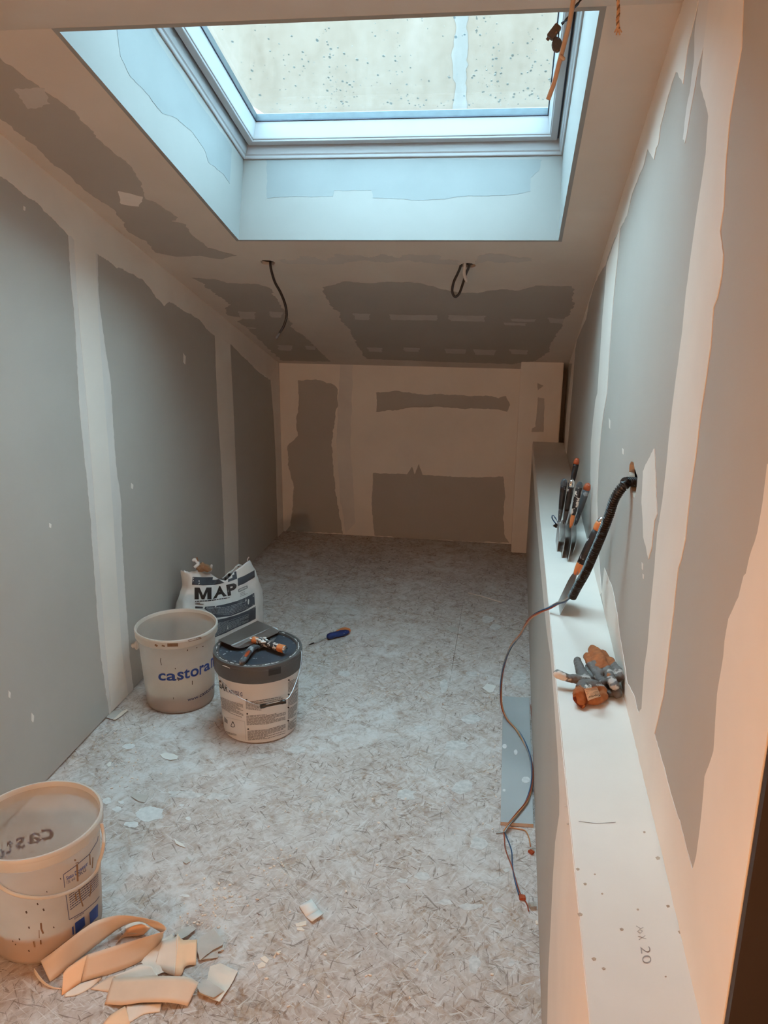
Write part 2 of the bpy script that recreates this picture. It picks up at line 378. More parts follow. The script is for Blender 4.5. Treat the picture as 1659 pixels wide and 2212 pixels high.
# rain on the outer pane
bm = bmesh.new(); rr = random.Random(3)
for i in range(420):
    u = rr.uniform(U0+.09, U1-.09); v = V1-.09-abs(rr.gauss(0, .36)); r = rr.choice((.0012, .0016, .0022, .003, .0042))*rr.uniform(.7, 1.2)
    if v < .1: continue
    if rr.random() < .45: u = rr.choice((-.13, -.42, .02, -.62))+rr.gauss(0, .03)
    c = SLOPE.at(u, v, -.4342)
    mt = Matrix.Translation(c) @ Matrix((SLOPE.eu, SLOPE.ev, -SLOPE.n)).transposed().to_4x4() @ Matrix.Diagonal((r, r*rr.uniform(1, 1.7), r*.45, 1))
    bmesh.ops.create_icosphere(bm, subdivisions=2, radius=1, matrix=mt)
d = obj('raindrops', bm, M['water'], wi, True); d['kind'] = 'stuff'

# neighbouring wall beyond the glass
OW = Plane((0, 7.2, 0), (1, 0, 0), (0, 0, 1), (0, -1, 0))
ow = struct(plate('wall_outside', OW, [(-12, -1), (12, -1), (12, 3.95), (-12, 3.95)], [], .25, M['render'], me=M['render']))
patch(ow, OW, [(972, 0), (1012, 0), (1008, 60), (1012, 110), (1006, 170), (1010, 255), (978, 255), (983, 180), (976, 120), (985, 60)], M['stain'], .004, .02, .03, name='lime_streak')

# partition with its ledge and the pillar that ends it
lh = fray([LEDGE.px(*q) for q in ((1194, 1136), (1200, 1131), (1212, 1130), (1224, 1133), (1231, 1137), (1222, 1140), (1210, 1140.5), (1200, 1140))], .006, .0015, 9)
pa = struct(plate('wall_partition', PART, [(.3, .004), (PY, .004), (PY, LH-.0128), (.3, LH-.0128)], [], .0125, M['board']))
lt = plate('ledge_top', LEDGE, [(PX, .3), (R0+RK*.3, .3), (R0+RK*PY, PY), (PX, PY)], [lh], .0126, M['compound'], pa, M['compound'])
bm = bmesh.new(); box(bm, (PX, .3, .0), (R0, .315, LH-.0126)); obj('end_board', bm, M['board'], pa)
plx = PILF.px(1120, 900)[0]
bm = bmesh.new(); box(bm, (plx, PY, 0.004), (PILF.px(1213, 860)[0], BY-.0003, 1.35), bev=.004); pi_ = struct(obj('pillar', bm, M['compound']))

# ------------------------------------------------------------------ compound and bare board, traced on the real surfaces
C, CT, B_, SM = M['compound'], M['compound_thin'], M['board'], M['compound_smear']
# left wall
patch(lw, LEFT, [(147, 500), (152, 590), (160, 680), (165, 760), (170, 860), (176, 930), (187, 1030), (196, 1130), (203, 1230), (210, 1330), (218, 1420), (232, 1520), (236, 1543), (288, 1489), (280, 1420), (272, 1300), (264, 1180), (262, 1090), (250, 1000), (245, 920), (239, 830), (230, 770), (220, 700), (213, 640), (210, 540)], CT, .0007, .004)
patch(lw, LEFT, [(158, 495), (170, 690), (186, 860), (202, 1060), (215, 1230), (228, 1400), (240, 1538), (276, 1500), (262, 1400), (252, 1250), (243, 1100), (232, 950), (222, 820), (212, 690), (205, 530)], C, .0014, .002, .02)
patch(lw, LEFT, [(463, 700), (466, 790), (470, 880), (473, 930), (478, 1010), (483, 1120), (487, 1280), (516, 1249), (514, 1130), (509, 1000), (505, 900), (500, 800), (497, 735)], C, .0007, .003)
patch(lw, LEFT, [(-60, 232), (0, 282), (300, 532), (601, 780), (604, 900), (600, 850), (590, 825), (560, 805), (530, 775), (497, 743), (455, 720), (430, 690), (400, 672), (365, 650), (355, 661), (340, 645), (310, 605), (250, 575), (210, 548), (147, 508), (120, 478), (81, 440), (0, 381), (-60, 345)], C, .0010, .005, .008)
patch(lw, LEFT, [(584, 815), (601, 780), (614, 1149), (600, 1163), (596, 1000), (591, 900)], C, .0012, .002)
for a in ((362, 600, 7), (398, 775, 12), (70, 1550, 10), (20, 1500, 9), (108, 1135, 6), (285, 1050, 7), (52, 450, 6)):
    patch(lw, LEFT, [(a[0]-2, a[1]-a[2]), (a[0]+3, a[1]-a[2]*.4), (a[0]+2, a[1]+a[2]), (a[0]-2, a[1]+a[2]*.6)], C, .0006, .002, .006, name='compound_fleck')
# back wall
K = dict(s=1.803, o=(380, 520))
patch(bw, BACK, [(475, 545), (545, 540), (610, 560), (632, 580), (630, 640), (615, 720), (608, 800), (612, 900), (625, 1000), (640, 1090), (650, 1140), (430, 1131), (445, 1110), (455, 1040), (460, 960), (437, 880), (435, 800), (475, 760), (470, 700), (478, 640)], B_, .0006, .007, .012, 'bare_board', **K)
patch(bw, BACK, [(780, 590), (860, 583), (900, 592), (960, 600), (1040, 597), (1130, 603), (1230, 605), (1255, 615), (1285, 605), (1300, 640), (1290, 665), (1240, 655), (1150, 655), (1050, 648), (960, 648), (900, 650), (860, 660), (782, 667)], B_, .0006, .006, .012, 'bare_board', **K)
patch(bw, BACK, [(768, 905), (900, 910), (920, 880), (930, 910), (945, 870), (960, 912), (1060, 917), (1200, 922), (1275, 918), (1282, 1000), (1275, 1080), (1280, 1150), (1298, 1176), (1100, 1168), (900, 1160), (775, 1148), (768, 1100), (762, 1000)], B_, .0006, .005, .012, 'bare_board', **K)
patch(bw, BACK, [(640, 470), (690, 475), (680, 800), (700, 1100), (660, 1140), (640, 1000), (625, 800)], CT, .0005, .006, .02, **K)
# pillar front
patch(pi_, PILF, [(1408, 555), (1432, 565), (1410, 582)], B_, .0006, .002, .01, 'bare_board', **K)
patch(pi_, PILF, [(1410, 610), (1435, 615), (1432, 745), (1385, 745), (1388, 730), (1400, 725)], SM, .0006, .003, .01, 'bare_board', **K)
# sloping ceiling
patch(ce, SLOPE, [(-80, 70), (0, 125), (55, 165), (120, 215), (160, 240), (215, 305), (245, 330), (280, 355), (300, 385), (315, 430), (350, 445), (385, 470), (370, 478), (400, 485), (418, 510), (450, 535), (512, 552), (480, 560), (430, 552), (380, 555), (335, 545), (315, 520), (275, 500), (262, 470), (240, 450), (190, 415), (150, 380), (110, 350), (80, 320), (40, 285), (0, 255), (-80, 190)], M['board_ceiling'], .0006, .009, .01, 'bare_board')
patch(ce, SLOPE, [(255, 412), (310, 425), (300, 446), (262, 440)], CT, .001, .005, .01)
patch(ce, SLOPE, [(30, 190), (90, 190), (110, 225), (60, 235)], SM, .0009, .012, .01)
patch(ce, SLOPE, [(150, 185), (230, 190), (300, 155), (400, 165), (470, 190), (540, 150), (620, 150), (720, 160), (850, 155), (930, 165), (1000, 145), (1080, 155), (1200, 160), (1190, 185), (1330, 190), (1325, 222), (1200, 212), (1000, 190), (850, 200), (700, 190), (600, 206), (430, 214), (260, 214), (200, 202)], SM, .0006, .016, .006, 'bare_board', s=3.016, o=(550, 500))
patch(ce, SLOPE, [(400, 1110), (450, 1095), (520, 1100), (560, 1110), (640, 1118), (600, 1130), (520, 1135), (440, 1130), (380, 1145)], SM, .0006, .012, .006, 'bare_board', s=2.001, o=(830, 0))
patch(ce, SLOPE, [(60, 143), (150, 150), (200, 165), (330, 170), (370, 190), (400, 240), (430, 290), (455, 330), (440, 335), (500, 370), (550, 420), (600, 470), (415, 468), (370, 430), (340, 400), (290, 350), (245, 315), (270, 300), (200, 290), (190, 265), (215, 250), (150, 205), (110, 170)], M['board_ceiling'], .0006, .012, .01, 'bare_board', **K)
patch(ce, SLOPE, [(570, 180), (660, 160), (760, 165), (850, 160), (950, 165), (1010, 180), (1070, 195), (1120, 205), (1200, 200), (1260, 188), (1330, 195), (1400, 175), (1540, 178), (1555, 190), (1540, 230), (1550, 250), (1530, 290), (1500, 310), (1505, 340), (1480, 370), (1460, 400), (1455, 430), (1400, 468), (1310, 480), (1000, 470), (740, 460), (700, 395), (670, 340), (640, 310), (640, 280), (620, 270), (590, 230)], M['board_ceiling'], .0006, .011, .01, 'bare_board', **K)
for a in ((690, 282, 755, 308), (830, 287, 1020, 310), (1060, 289, 1205, 314), (1300, 303, 1400, 315), (1275, 318, 1365, 330), (1450, 300, 1510, 322), (745, 415, 805, 433), (885, 415, 950, 433), (1045, 420, 1130, 440), (1160, 423, 1245, 445), (1300, 423, 1370, 442), (245, 275, 310, 305), (365, 275, 415, 300), (395, 405, 455, 428), (500, 408, 545, 425), (270, 336, 315, 343)):
    patch(ce, SLOPE, [(a[0], a[1]), (a[2], a[1]+3), (a[2]-4, a[3]), (a[0]+8, a[3]-2)], SM, .001, .007, .008, 'filled_screw_spot', **K)
# right wall
patch(rw, RIGHT, [(1480, -10), (1472, 20), (1405, 205), (1340, 410), (1275, 610), (1213, 785), (1238, 785), (1246, 735), (1256, 712), (1261, 700), (1266, 690), (1272, 655), (1283, 618), (1296, 590), (1309, 571), (1313, 555), (1326, 520), (1340, 493), (1355, 466), (1366, 418), (1391, 358), (1400, 322), (1408, 335), (1413, 345), (1418, 318), (1423, 310), (1428, 270), (1445, 204), (1461, 155), (1476, 182), (1487, 102), (1506, 19), (1512, -10)], C, .0010, .004, .012)
patch(rw, RIGHT, [(1311, 571), (1306, 640), (1302, 684), (1297, 762), (1291, 850), (1287, 863), (1282, 905), (1277, 958), (1276, 1021), (1277, 1085), (1279, 1180), (1284, 1240), (1297, 1284), (1300, 1280), (1292, 1180), (1290, 1085), (1293, 1010), (1298, 942), (1304, 895), (1312, 850), (1315, 790), (1321, 706), (1327, 632), (1335, 555), (1340, 493), (1325, 530)], C, .0013, .002, .02)
patch(rw, RIGHT, [(1241, 740), (1231, 830), (1223, 900), (1218, 985), (1216, 1010), (1220, 1020), (1228, 945), (1235, 853), (1243, 750), (1247, 700)], C, .0009, .001, .02)
patch(rw, RIGHT, [(1534, -10), (1521, 100), (1514, 180), (1532, 250), (1526, 333), (1515, 405), (1501, 500), (1493, 555), (1482, 637), (1474, 720), (1457, 850), (1453, 880), (1445, 958), (1439, 1021), (1432, 1085), (1421, 1148), (1415, 1227), (1407, 1306), (1399, 1401), (1393, 1440), (1387, 1531), (1381, 1540), (1377, 1530), (1371, 1505), (1356, 1475), (1347, 1417), (1339, 1370), (1335, 1330), (1323, 1270), (1306, 1226), (1300, 1285), (1306, 1320), (1361, 1555), (1437, 1867), (1517, 2214), (1525, 2250), (1640, 2400), (1700, 2212), (1780, 1500), (1790, 1000), (1659, 1002), (1649, 1085), (1638, 1148), (1626, 1187), (1620, 1205), (1613, 1235), (1608, 1243), (1597, 1290), (1592, 1300), (1576, 1338), (1567, 1385), (1564, 1417), (1551, 1500), (1543, 1622), (1524, 1678), (1516, 1773), (1506, 1849), (1497, 1881), (1485, 1833), (1469, 1777), (1449, 1710), (1429, 1638), (1415, 1587), (1434, 1500), (1444, 1417), (1456, 1322), (1466, 1227), (1472, 1211), (1482, 1164), (1494, 1053), (1504, 990), (1515, 895), (1522, 850), (1537, 748), (1543, 665), (1551, 643), (1560, 596), (1564, 549), (1557, 499), (1565, 444), (1571, 333), (1579, 250), (1604, 100), (1608, -10)], C, .0012, .003, .012, stretch=(1, .35))
patch(rw, RIGHT, [(1511, -10), (1502, 60), (1500, 130), (1490, 200), (1484, 230), (1476, 300), (1480, 310), (1496, 220), (1508, 150), (1526, 80), (1536, -10)], CT, .0008, .006, .012)
patch(rw, RIGHT, [(1415, 968), (1402, 990), (1390, 1018), (1387, 1085), (1391, 1158), (1402, 1208), (1409, 1180), (1415, 1123), (1421, 1110), (1418, 1053), (1417, 1023)], C, .0013, .004, .01)
for x, y, l in ((1388, 1223, 9), (1346, 975, 7), (1317, 915, 12), (1390, 1245, 6)):
    patch(rw, RIGHT, [(x-1.5, y-l), (x+1.5, y-l*.5), (x+1.2, y+l), (x-1, y+l*.7)], C, .0007, .001, .01, 'compound_fleck')
# partition face: filled edge and the wide near joint
K6 = dict(s=2.517, o=(1000, 1400))
patch(pa, PART, [(1148, 957), (1151.5, 957), (1173.5, 1181), (1213.5, 1600), (1275, 2213), (1310, 2500), (1180, 2500), (1183, 2212), (1185, 2100), (1191, 1990), (1195, 1900), (1200, 1820), (1209, 1760), (1209, 1710), (1206, 1640), (1198, 1520), (1191, 1430), (1180, 1350), (1168, 1230), (1158, 1110)], C, .0010, .0025, .015, stretch=(.5, 1))
# reveals
RB = Plane(SLOPE.at(0, V1), (1, 0, 0), -SLOPE.n, -SLOPE.ev); RL = Plane(SLOPE.at(U0, 0), SLOPE.ev, -SLOPE.n, (1, 0, 0))
patch(rv, RB, [(575, 344), (577, 428), (650, 425), (720, 425), (722, 412), (803, 411), (805, 428), (860, 430), (905, 434), (970, 428), (1010, 423), (1060, 424), (1110, 420), (1146, 414), (1147, 385), (1165, 370), (1170, 344)], M['reveal_board'], .0007, .003, .006, 'bare_board')
patch(rv, RL, [(260, 120), (280, 165), (320, 205), (350, 245), (380, 255), (415, 285), (440, 320), (450, 350), (480, 375), (496, 397), (500, 320), (493, 306), (426, 216), (350, 102), (320, 55), (250, 55)], M['reveal_board'], .0007, .003, .006, 'bare_board')
# ------------------------------------------------------------------ object helpers
from mathutils.bvhtree import BVHTree
def ypt(x, y, Y): d = ray(x, y); return CAM + d*(Y/d.y)
def lpt(x, y, h=0): return fpt(x, y, LH+h)
def evaluated(o, keep=True):
    dg = bpy.context.evaluated_depsgraph_get(); dg.update()
    me = bpy.data.meshes.new_from_object(o.evaluated_get(dg)); return me
def bvh_of(o):
    off = woff(o); me = o.data
    return BVHTree.FromPolygons([v.co+off for v in me.vertices], [tuple(p.vertices) for p in me.polygons])
def spline(pts, n=8):
    P = [Vector(p) for p in pts]; Q = [P[0]*2-P[1]]+P+[P[-1]*2-P[-2]]; out = []
    for i in range(1, len(Q)-2):
        a, b, c, d = Q[i-1:i+3]
        for k in range(n):
            t = k/n; out.append(.5*((2*b)+(c-a)*t+(2*a-5*b+4*c-d)*t*t+(3*b-a-3*c+d)*t**3))
    return out+[P[-1]]
def frames(P):
    T = [(P[min(i+1, len(P)-1)]-P[max(i-1, 0)]).normalized() for i in range(len(P))]
    n = T[0].orthogonal().normalized(); F = []
    for t in T:
        n = (n-t*n.dot(t)).normalized(); F.append((n, t.cross(n)))
    return T, F
def tubebm(bm, P, r, seg=8, mi=0, flat=1.0, round_end=False):
    # r: number or list; returns nothing; closed ends
    R = r if isinstance(r, (list, tuple)) else [r]*len(P)
    if round_end:
        T0 = (P[0]-P[1]).normalized(); T1 = (P[-1]-P[-2]).normalized()
        pre = [(P[0]+T0*R[0]*sin(a), R[0]*cos(a)) for a in (1.45, 1.0, .5)]; post = [(P[-1]+T1*R[-1]*sin(a), R[-1]*cos(a)) for a in (.5, 1.0, 1.45)]
        P = [q[0] for q in pre]+list(P)+[q[0] for q in post]; R = [q[1] for q in pre]+list(R)+[q[1] for q in post]
    T, F = frames(P); rings = []
    for p, (a, b), q in zip(P, F, R):
        rings.append([bm.verts.new(p+a*q*cos(2*pi*k/seg)+b*q*flat*sin(2*pi*k/seg)) for k in range(seg)])
    for i in range(len(rings)-1):
        for k in range(seg): bm.faces.new((rings[i][k], rings[i][(k+1) % seg], rings[i+1][(k+1) % seg], rings[i+1][k])).material_index = mi
    bm.faces.new(rings[0][::-1]).material_index = mi; bm.faces.new(rings[-1]).material_index = mi
def tube(name, pts, r, m, parent=None, seg=8, n=8, sp=True, round_end=False):
    bm = bmesh.new(); tubebm(bm, spline(pts, n) if sp else [Vector(p) for p in pts], r, seg, round_end=round_end); return obj(name, bm, m, parent, True)
def lathe(name, prof, c, m, parent=None, seg=64, close=False, smooth=True, a0=0, a1=2*pi, elx=1):
    bm = bmesh.new(); full = abs(a1-a0-2*pi) < 1e-6; ns = seg if full else seg+1; R = []
    for r, z in prof: R.append([bm.verts.new((c[0]+r*cos(a0+(a1-a0)*k/seg), c[1]+r*sin(a0+(a1-a0)*k/seg), c[2]+z)) for k in range(ns)])
    for i in range(len(R)-1):
        for k in range(seg): bm.faces.new((R[i][k], R[i][(k+1) % ns], R[i+1][(k+1) % ns], R[i+1][k]))
    if close: bm.faces.new(R[0][::-1]); bm.faces.new(R[-1])
    bmesh.ops.remove_doubles(bm, verts=bm.verts, dist=1e-6)
    o = obj(name, bm, m, parent, smooth)
    if smooth:
        try: o.data.set_sharp_from_angle(angle=radians(40))
        except Exception: pass
    return o
_tc = {}
def text2d(t, bold=0.0, shear=0):
    cu = bpy.data.curves.new('t', 'FONT'); cu.body = t; cu.offset = bold; cu.shear = shear; cu.resolution_u = 4
    o = bpy.data.objects.new('t', cu); COL.objects.link(o); me = evaluated(o)
    vs = [v.co.xy.copy() for v in me.vertices]; fs = [tuple(p.vertices) for p in me.polygons]
    bpy.data.objects.remove(o); bpy.data.meshes.remove(me); return vs, fs
def cut2d(vs, fs, nx, ny=0):
    bm = bmesh.new(); bv = [bm.verts.new((v.x, v.y, 0)) for v in vs]
    for f in fs:
        try: bm.faces.new([bv[i] for i in f])
        except ValueError: pass
    x0, x1 = min(v.x for v in vs), max(v.x for v in vs); y0, y1 = min(v.y for v in vs), max(v.y for v in vs)
    for k in range(1, nx): bmesh.ops.bisect_plane(bm, geom=bm.verts[:]+bm.edges[:]+bm.faces[:], plane_co=(x0+(x1-x0)*k/nx, 0, 0), plane_no=(1, 0, 0))
    for k in range(1, ny): bmesh.ops.bisect_plane(bm, geom=bm.verts[:]+bm.edges[:]+bm.faces[:], plane_co=(0, y0+(y1-y0)*k/ny, 0), plane_no=(0, 1, 0))
    bm.verts.index_update(); V = [Vector((v.co.x, v.co.y)) for v in bm.verts]; F = [tuple(v.index for v in f.verts) for f in bm.faces]; bm.free(); return V, F
def decal(parent, bvh, parts, m, name='print', lift=.0006, far=False, s=1, o=(0, 0)):
    # flat print laid on a surface: 2D shapes given on the photograph are dropped on to the object itself
    VV, FF = [], []
    for vs, fs in parts:
        k = len(VV); ok = []
        for v in vs:
            d = ray(v[0]/s+o[0], v[1]/s+o[1]).normalized(); h = bvh.ray_cast(CAM, d)
            if h[0] is None: ok.append(False); VV.append(Vector((0, 0, 0))); continue
            nn = h[1] if h[1].dot(d) < 0 else -h[1]
            VV.append(h[0]+nn*(-lift if far else lift)); ok.append(True)
        for f in fs:
            if all(ok[i] for i in f):
                q = [VV[k+i] for i in f]
                if max((a-b).length for a in q for b in q) < .2: FF.append(tuple(k+i for i in f))
    used = sorted({i for f in FF for i in f}); ix = {a: b for b, a in enumerate(used)}
    q = fromdata(name, [VV[i] for i in used], [tuple(ix[i] for i in f) for f in FF], m, parent); q['kind'] = 'stuff'; return q
def quadgrid(q, nx=6, ny=2):
    bl, br, tr, tl = [Vector(p) for p in q]
    vs = [(bl.lerp(br, i/nx)).lerp(tl.lerp(tr, i/nx), j/ny) for j in range(ny+1) for i in range(nx+1)]
    return vs, [(j*(nx+1)+i, j*(nx+1)+i+1, (j+1)*(nx+1)+i+1, (j+1)*(nx+1)+i) for j in range(ny) for i in range(nx)]
def pl_at(L, t):
    for i in range(len(L)-1):
        if t <= L[i+1][0] or i == len(L)-2:
            u = (t-L[i][0])/(L[i+1][0]-L[i][0]); return Vector(L[i][1:]).lerp(Vector(L[i+1][1:]), u)
def even(L): return [(i/(len(L)-1), *p) for i, p in enumerate(L)]
def warp(vs, fs, base, top, yref, nx=10, ny=0):
    # base and top: outlines the line of writing runs between
    vs, fs = cut2d(vs, fs, nx, ny); x0, x1 = min(v.x for v in vs), max(v.x for v in vs); base, top = even(base), even(top); out = []
    for v in vs:
        t = (v.x-x0)/(x1-x0); a, b = pl_at(base, t), pl_at(top, t); out.append(a+(b-a)*(v.y/yref))
    return out, fs
def letter(ch, q, bold=.0, yref=None):
    vs, fs = text2d(ch, bold); vs, fs = cut2d(vs, fs, 5); x0, x1 = min(v.x for v in vs), max(v.x for v in vs); y0, y1 = min(v.y for v in vs), max(v.y for v in vs)
    bl, br, tr, tl = [Vector(p) for p in q]
    return [bl.lerp(br, (v.x-x0)/(x1-x0)).lerp(tl.lerp(tr, (v.x-x0)/(x1-x0)), (v.y-y0)/(y1-y0)) for v in vs], fs
def bars(base, top, rows, rr, gap=.5, words=True, fill=1.0, nx=14):
    # lines of print too small to read, drawn as broken thin bars between two guide curves
    base, top = even(base), even(top); parts = []
    for r in range(rows):
        y0 = (r+.5-gap/2)/rows; y1 = (r+.5+gap/2)/rows; t = 0; end = fill*(1 if rr.random() < .7 else rr.uniform(.45, .95))
        while t < end:
            w = rr.uniform(.03, .12) if words else end
            e = min(end, t+w); k = max(1, int((e-t)*nx)+1)
            vs = []
            for j in range(k+1):
                u = t+(e-t)*j/k; a, b = pl_at(base, u), pl_at(top, u); vs += [a+(b-a)*y0, a+(b-a)*y1]
            parts.append((vs, [(2*j, 2*j+2, 2*j+3, 2*j+1) for j in range(k)])); t = e+(.012 if words else 1)
    return parts
def stroke(L, w, closed=False, n=6):
    # an outline of width w along points
    P = []
    L = [Vector(p) for p in L]+([Vector(L[0])] if closed else [])
    parts = []
    for a, b in zip(L, L[1:]):
        d = (b-a).normalized(); q = Vector((-d.y, d.x))*w/2; vs = []
        for j in range(n+1): c = a.lerp(b, j/n); vs += [c-q, c+q]
        parts.append((vs, [(2*j, 2*j+2, 2*j+3, 2*j+1) for j in range(n)]))
    return parts
def sheet(name, A, B, m, parent=None, n=6, nw=4, th=.0006, arch=0.0, mats=None):
    A, B = spline(A, n), spline(B, n); vs = []; k = len(A)
    for a, b in zip(A, B):
        for j in range(nw+1):
            t = j/nw; vs.append(a.lerp(b, t)+Vector((0, 0, arch*sin(pi*t))))
    fs = [(i*(nw+1)+j, i*(nw+1)+j+1, (i+1)*(nw+1)+j+1, (i+1)*(nw+1)+j) for i in range(k-1) for j in range(nw)]
    o = fromdata(name, vs, fs, m, parent, True, mats)
    md = o.modifiers.new('thickness', 'SOLIDIFY'); md.thickness = th; md.offset = 0; return o
def scrap(name, pts, z, m, parent=None, th=.0008, rag=.0015, crumple=.003, seed=0, tilt=(0, 0)):
    # torn flat piece: outline on the floor, slightly crumpled
    P = [fpt(x, y, z).xy for x, y in pts]; lp = fray([tuple(p) for p in P], .006, rag, seed); c = sum((Vector(p) for p in lp), Vector((0, 0)))/len(lp)
    n = len(lp); h = lambda p: z+crumple*(.9+noise.noise(Vector((p[0]*30, p[1]*30, seed)))*1.2)+(p[0]-c.x)*tilt[0]+(p[1]-c.y)*tilt[1]
    vs = []; K = 4
    for r in range(K, 0, -1):
        for p in lp: q = c+(Vector(p)-c)*(r/K); vs.append((q.x, q.y, max(.0009, h(q))))
    vs.append((c.x, c.y, max(.0009, h(c)))); fs = []
    for r in range(K-1):
        for i in range(n): fs.append((r*n+i, r*n+(i+1) % n, (r+1)*n+(i+1) % n, (r+1)*n+i))
    for i in range(n): fs.append(((K-1)*n+i, (K-1)*n+(i+1) % n, K*n))
    o = fromdata(name, vs, fs, m, parent); md = o.modifiers.new('thickness', 'SOLIDIFY'); md.thickness = th; md.offset = 1; return o

# ------------------------------------------------------------------ object materials
def plastic_bucket(name, col, trans=.28, tl=.45, tint=(.9, .85, .8)):
    m, nt, b = newmat(name); v = pos(nt, obj=True); f = tex(nt, v, 9, 4)
    c = ramp(nt, f, [(.3, sc(col, .93)), (.7, sc(col, 1.05))]); nt.links.new(c, b.inputs['Base Color']); b.inputs['Roughness'].default_value = .38
    t = N(nt, 'ShaderNodeBsdfTranslucent'); nt.links.new(c, t.inputs[0]); m1 = N(nt, 'ShaderNodeMixShader'); m1.inputs[0].default_value = tl
    nt.links.new(b.outputs[0], m1.inputs[1]); nt.links.new(t.outputs[0], m1.inputs[2])
    tr = N(nt, 'ShaderNodeBsdfTransparent'); tr.inputs[0].default_value = (*tint, 1); m2 = N(nt, 'ShaderNodeMixShader'); m2.inputs[0].default_value = trans
    nt.links.new(m1.outputs[0], m2.inputs[1]); nt.links.new(tr.outputs[0], m2.inputs[2]); nt.links.new(m2.outputs[0], nt.nodes['Material Output'].inputs[0]); return m
M['pail'] = plastic_bucket('translucent_white_plastic', (.80, .745, .69), .42)
M['pail_rim'] = plastic_bucket('translucent_rim_plastic', (.80, .76, .70), .10, .35)
M['white_pail'] = mat('white_pail_plastic', (.70, .665, .625), .4, .03, 6, obj=True)
M['residue'] = mat('dried_tan_residue', (.50, .33, .22), .8, .2, 15, obj=True, bmp=.3)
M['lid'] = mat('charcoal_plastic', (.085, .083, .08), .5, .08, 10, obj=True)
M['lid_top'] = speckled('dusty_black_lid', (.045, .055, .07), (.5, .52, .52), .66, 45, .35)
M['blue_ink'] = mat('blue_print', (.012, .045, .25), .5, .05, 20)
M['blue_ink_far'] = mat('blue_print_from_behind', (.02, .10, .32), .5, .05, 20)
M['navy_ink'] = mat('navy_print', (.02, .03, .10), .5, .1, 20)
M['black_ink'] = mat('black_print', (.02, .02, .022), .6, .2, 40)
M['grey_ink'] = mat('grey_print', (.24, .23, .22), .6, .1, 40)
M['slate_ink'] = speckled('worn_slate_print', (.055, .07, .09), (.16, .18, .2), .60, 14, .5, .1)
M['white_ink'] = mat('pale_print', (.42, .45, .47), .6, .1, 30)
M['smear'] = mat('brown_smear', (.22, .13, .07), .8, .2, 60)
M['dots'] = mat('dark_splatter', (.07, .045, .03), .8, .2, 60)
M['wire'] = mat('galvanised_wire', (.55, .57, .58), .3, .1, 60, metal=.8, obj=True)
M['steel'] = mat('brushed_steel', (.52, .52, .52), .30, .12, 10, (1, 12, 1), metal=1, obj=True)
M['steel_dull'] = speckled('dull_steel', (.30, .29, .28), (.6, .6, .58), .68, 18, .38, metal=.85)
M['chrome'] = mat('bright_steel_cap', (.7, .72, .74), .12, .05, 30, metal=1, obj=True)
M['grip'] = speckled('black_rubber_grip', (.018, .019, .022), (.55, .57, .58), .64, 42, .5)
M['grip_messy'] = speckled('plastered_grip', (.02, .02, .022), (.66, .60, .54), .50, 60, .6, .03)
M['grip_grey'] = speckled('dusty_grip', (.07, .08, .09), (.35, .37, .38), .58, 30, .5, .08)
M['orange'] = speckled('orange_plastic', (.62, .21, .07), (.70, .55, .45), .66, 50, .45)
M['rust'] = speckled('rust_red_plastic', (.38, .07, .02), (.62, .52, .44), .62, 60, .35)
M['blue_plastic'] = speckled('blue_plastic', (.012, .03, .14), (.2, .22, .25), .67, 50, .45)
M['bag'] = mat('white_woven_sack', (.66, .66, .64), .5, .08, 14, obj=True, bmp=.3)
M['brown_paper'] = mat('brown_kraft_paper', (.26, .14, .07), .8, .15, 30, obj=True)
M['paper'] = mat('cream_paper_tape', (.67, .53, .41), .75, .05, 12, obj=True, bmp=.1)
M['paper_light'] = mat('pale_paper', (.74, .66, .57), .75, .06, 12, obj=True, bmp=.1)
M['paper_warm_lit'] = mat('warm_lit_paper', (.86, .55, .34), .75, .06, 12, obj=True)  # tape paper with the bulb's warm light put into its colour
M['paper_grey'] = mat('grey_board_paper', (.50, .47, .43), .8, .1, 14, obj=True)
M['paper_white'] = mat('white_paper', (.76, .75, .71), .7, .04, 12, obj=True)
M['gypsum'] = mat('gypsum_chip', (.78, .68, .58), .8, .06, 40, obj=True)
M['offcut'] = speckled('grey_board_offcut', (.40, .425, .43), (.72, .74, .74), .74, 9, .7)
M['tan_edge'] = mat('tan_board_edge', (.60, .50, .41), .8, .1, 30)
M['tube'] = mat('black_corrugated_plastic', (.018, .017, .016), .38, .2, 20, obj=True)
M['w_blue'] = mat('blue_wire', (.03, .09, .20), .35, .1, 30, obj=True)
M['w_rust'] = mat('rust_wire', (.30, .07, .03), .35, .1, 30, obj=True)
M['w_orange'] = mat('tan_wire', (.55, .26, .11), .35, .1, 30, obj=True)
M['w_grey'] = mat('grey_wire', (.30, .34, .35), .35, .1, 30, obj=True)
M['w_black'] = mat('black_cable', (.008, .008, .01), .35, .1, 30, obj=True)
M['glove'] = speckled('grey_coated_glove', (.14, .128, .12), (.48, .45, .42), .58, 34, .7, .06)
M['glove_painted'] = speckled('plaster_stained_glove', (.12, .115, .11), (.66, .62, .57), .50, 30, .7, .05)
M['knit'] = mat('rust_knit_fabric', (.36, .115, .035), .9, .2, 60, obj=True, bmp=.5)
M['knit_dark'] = mat('dark_red_knit', (.15, .03, .015), .95, .2, 60, obj=True, bmp=.5)
M['tagm'] = mat('tan_fabric_tag', (.62, .42, .28), .8, .06, 30, obj=True)
M['wood'] = mat('beige_sheath', (.50, .37, .27), .55, .08, 30, obj=True)
M['terminal'] = speckled('dark_terminal_block', (.09, .08, .075), (.35, .2, .12), .62, 120, .5)
M['rope'] = mat('frayed_rope', (.58, .34, .18), .8, .25, 200, obj=True)
M['clear'] = plastic_bucket('clear_connector', (.7, .66, .6), .35)
M['pencil'] = mat('pencil_line', (.33, .30, .28), .8, .1, 60)
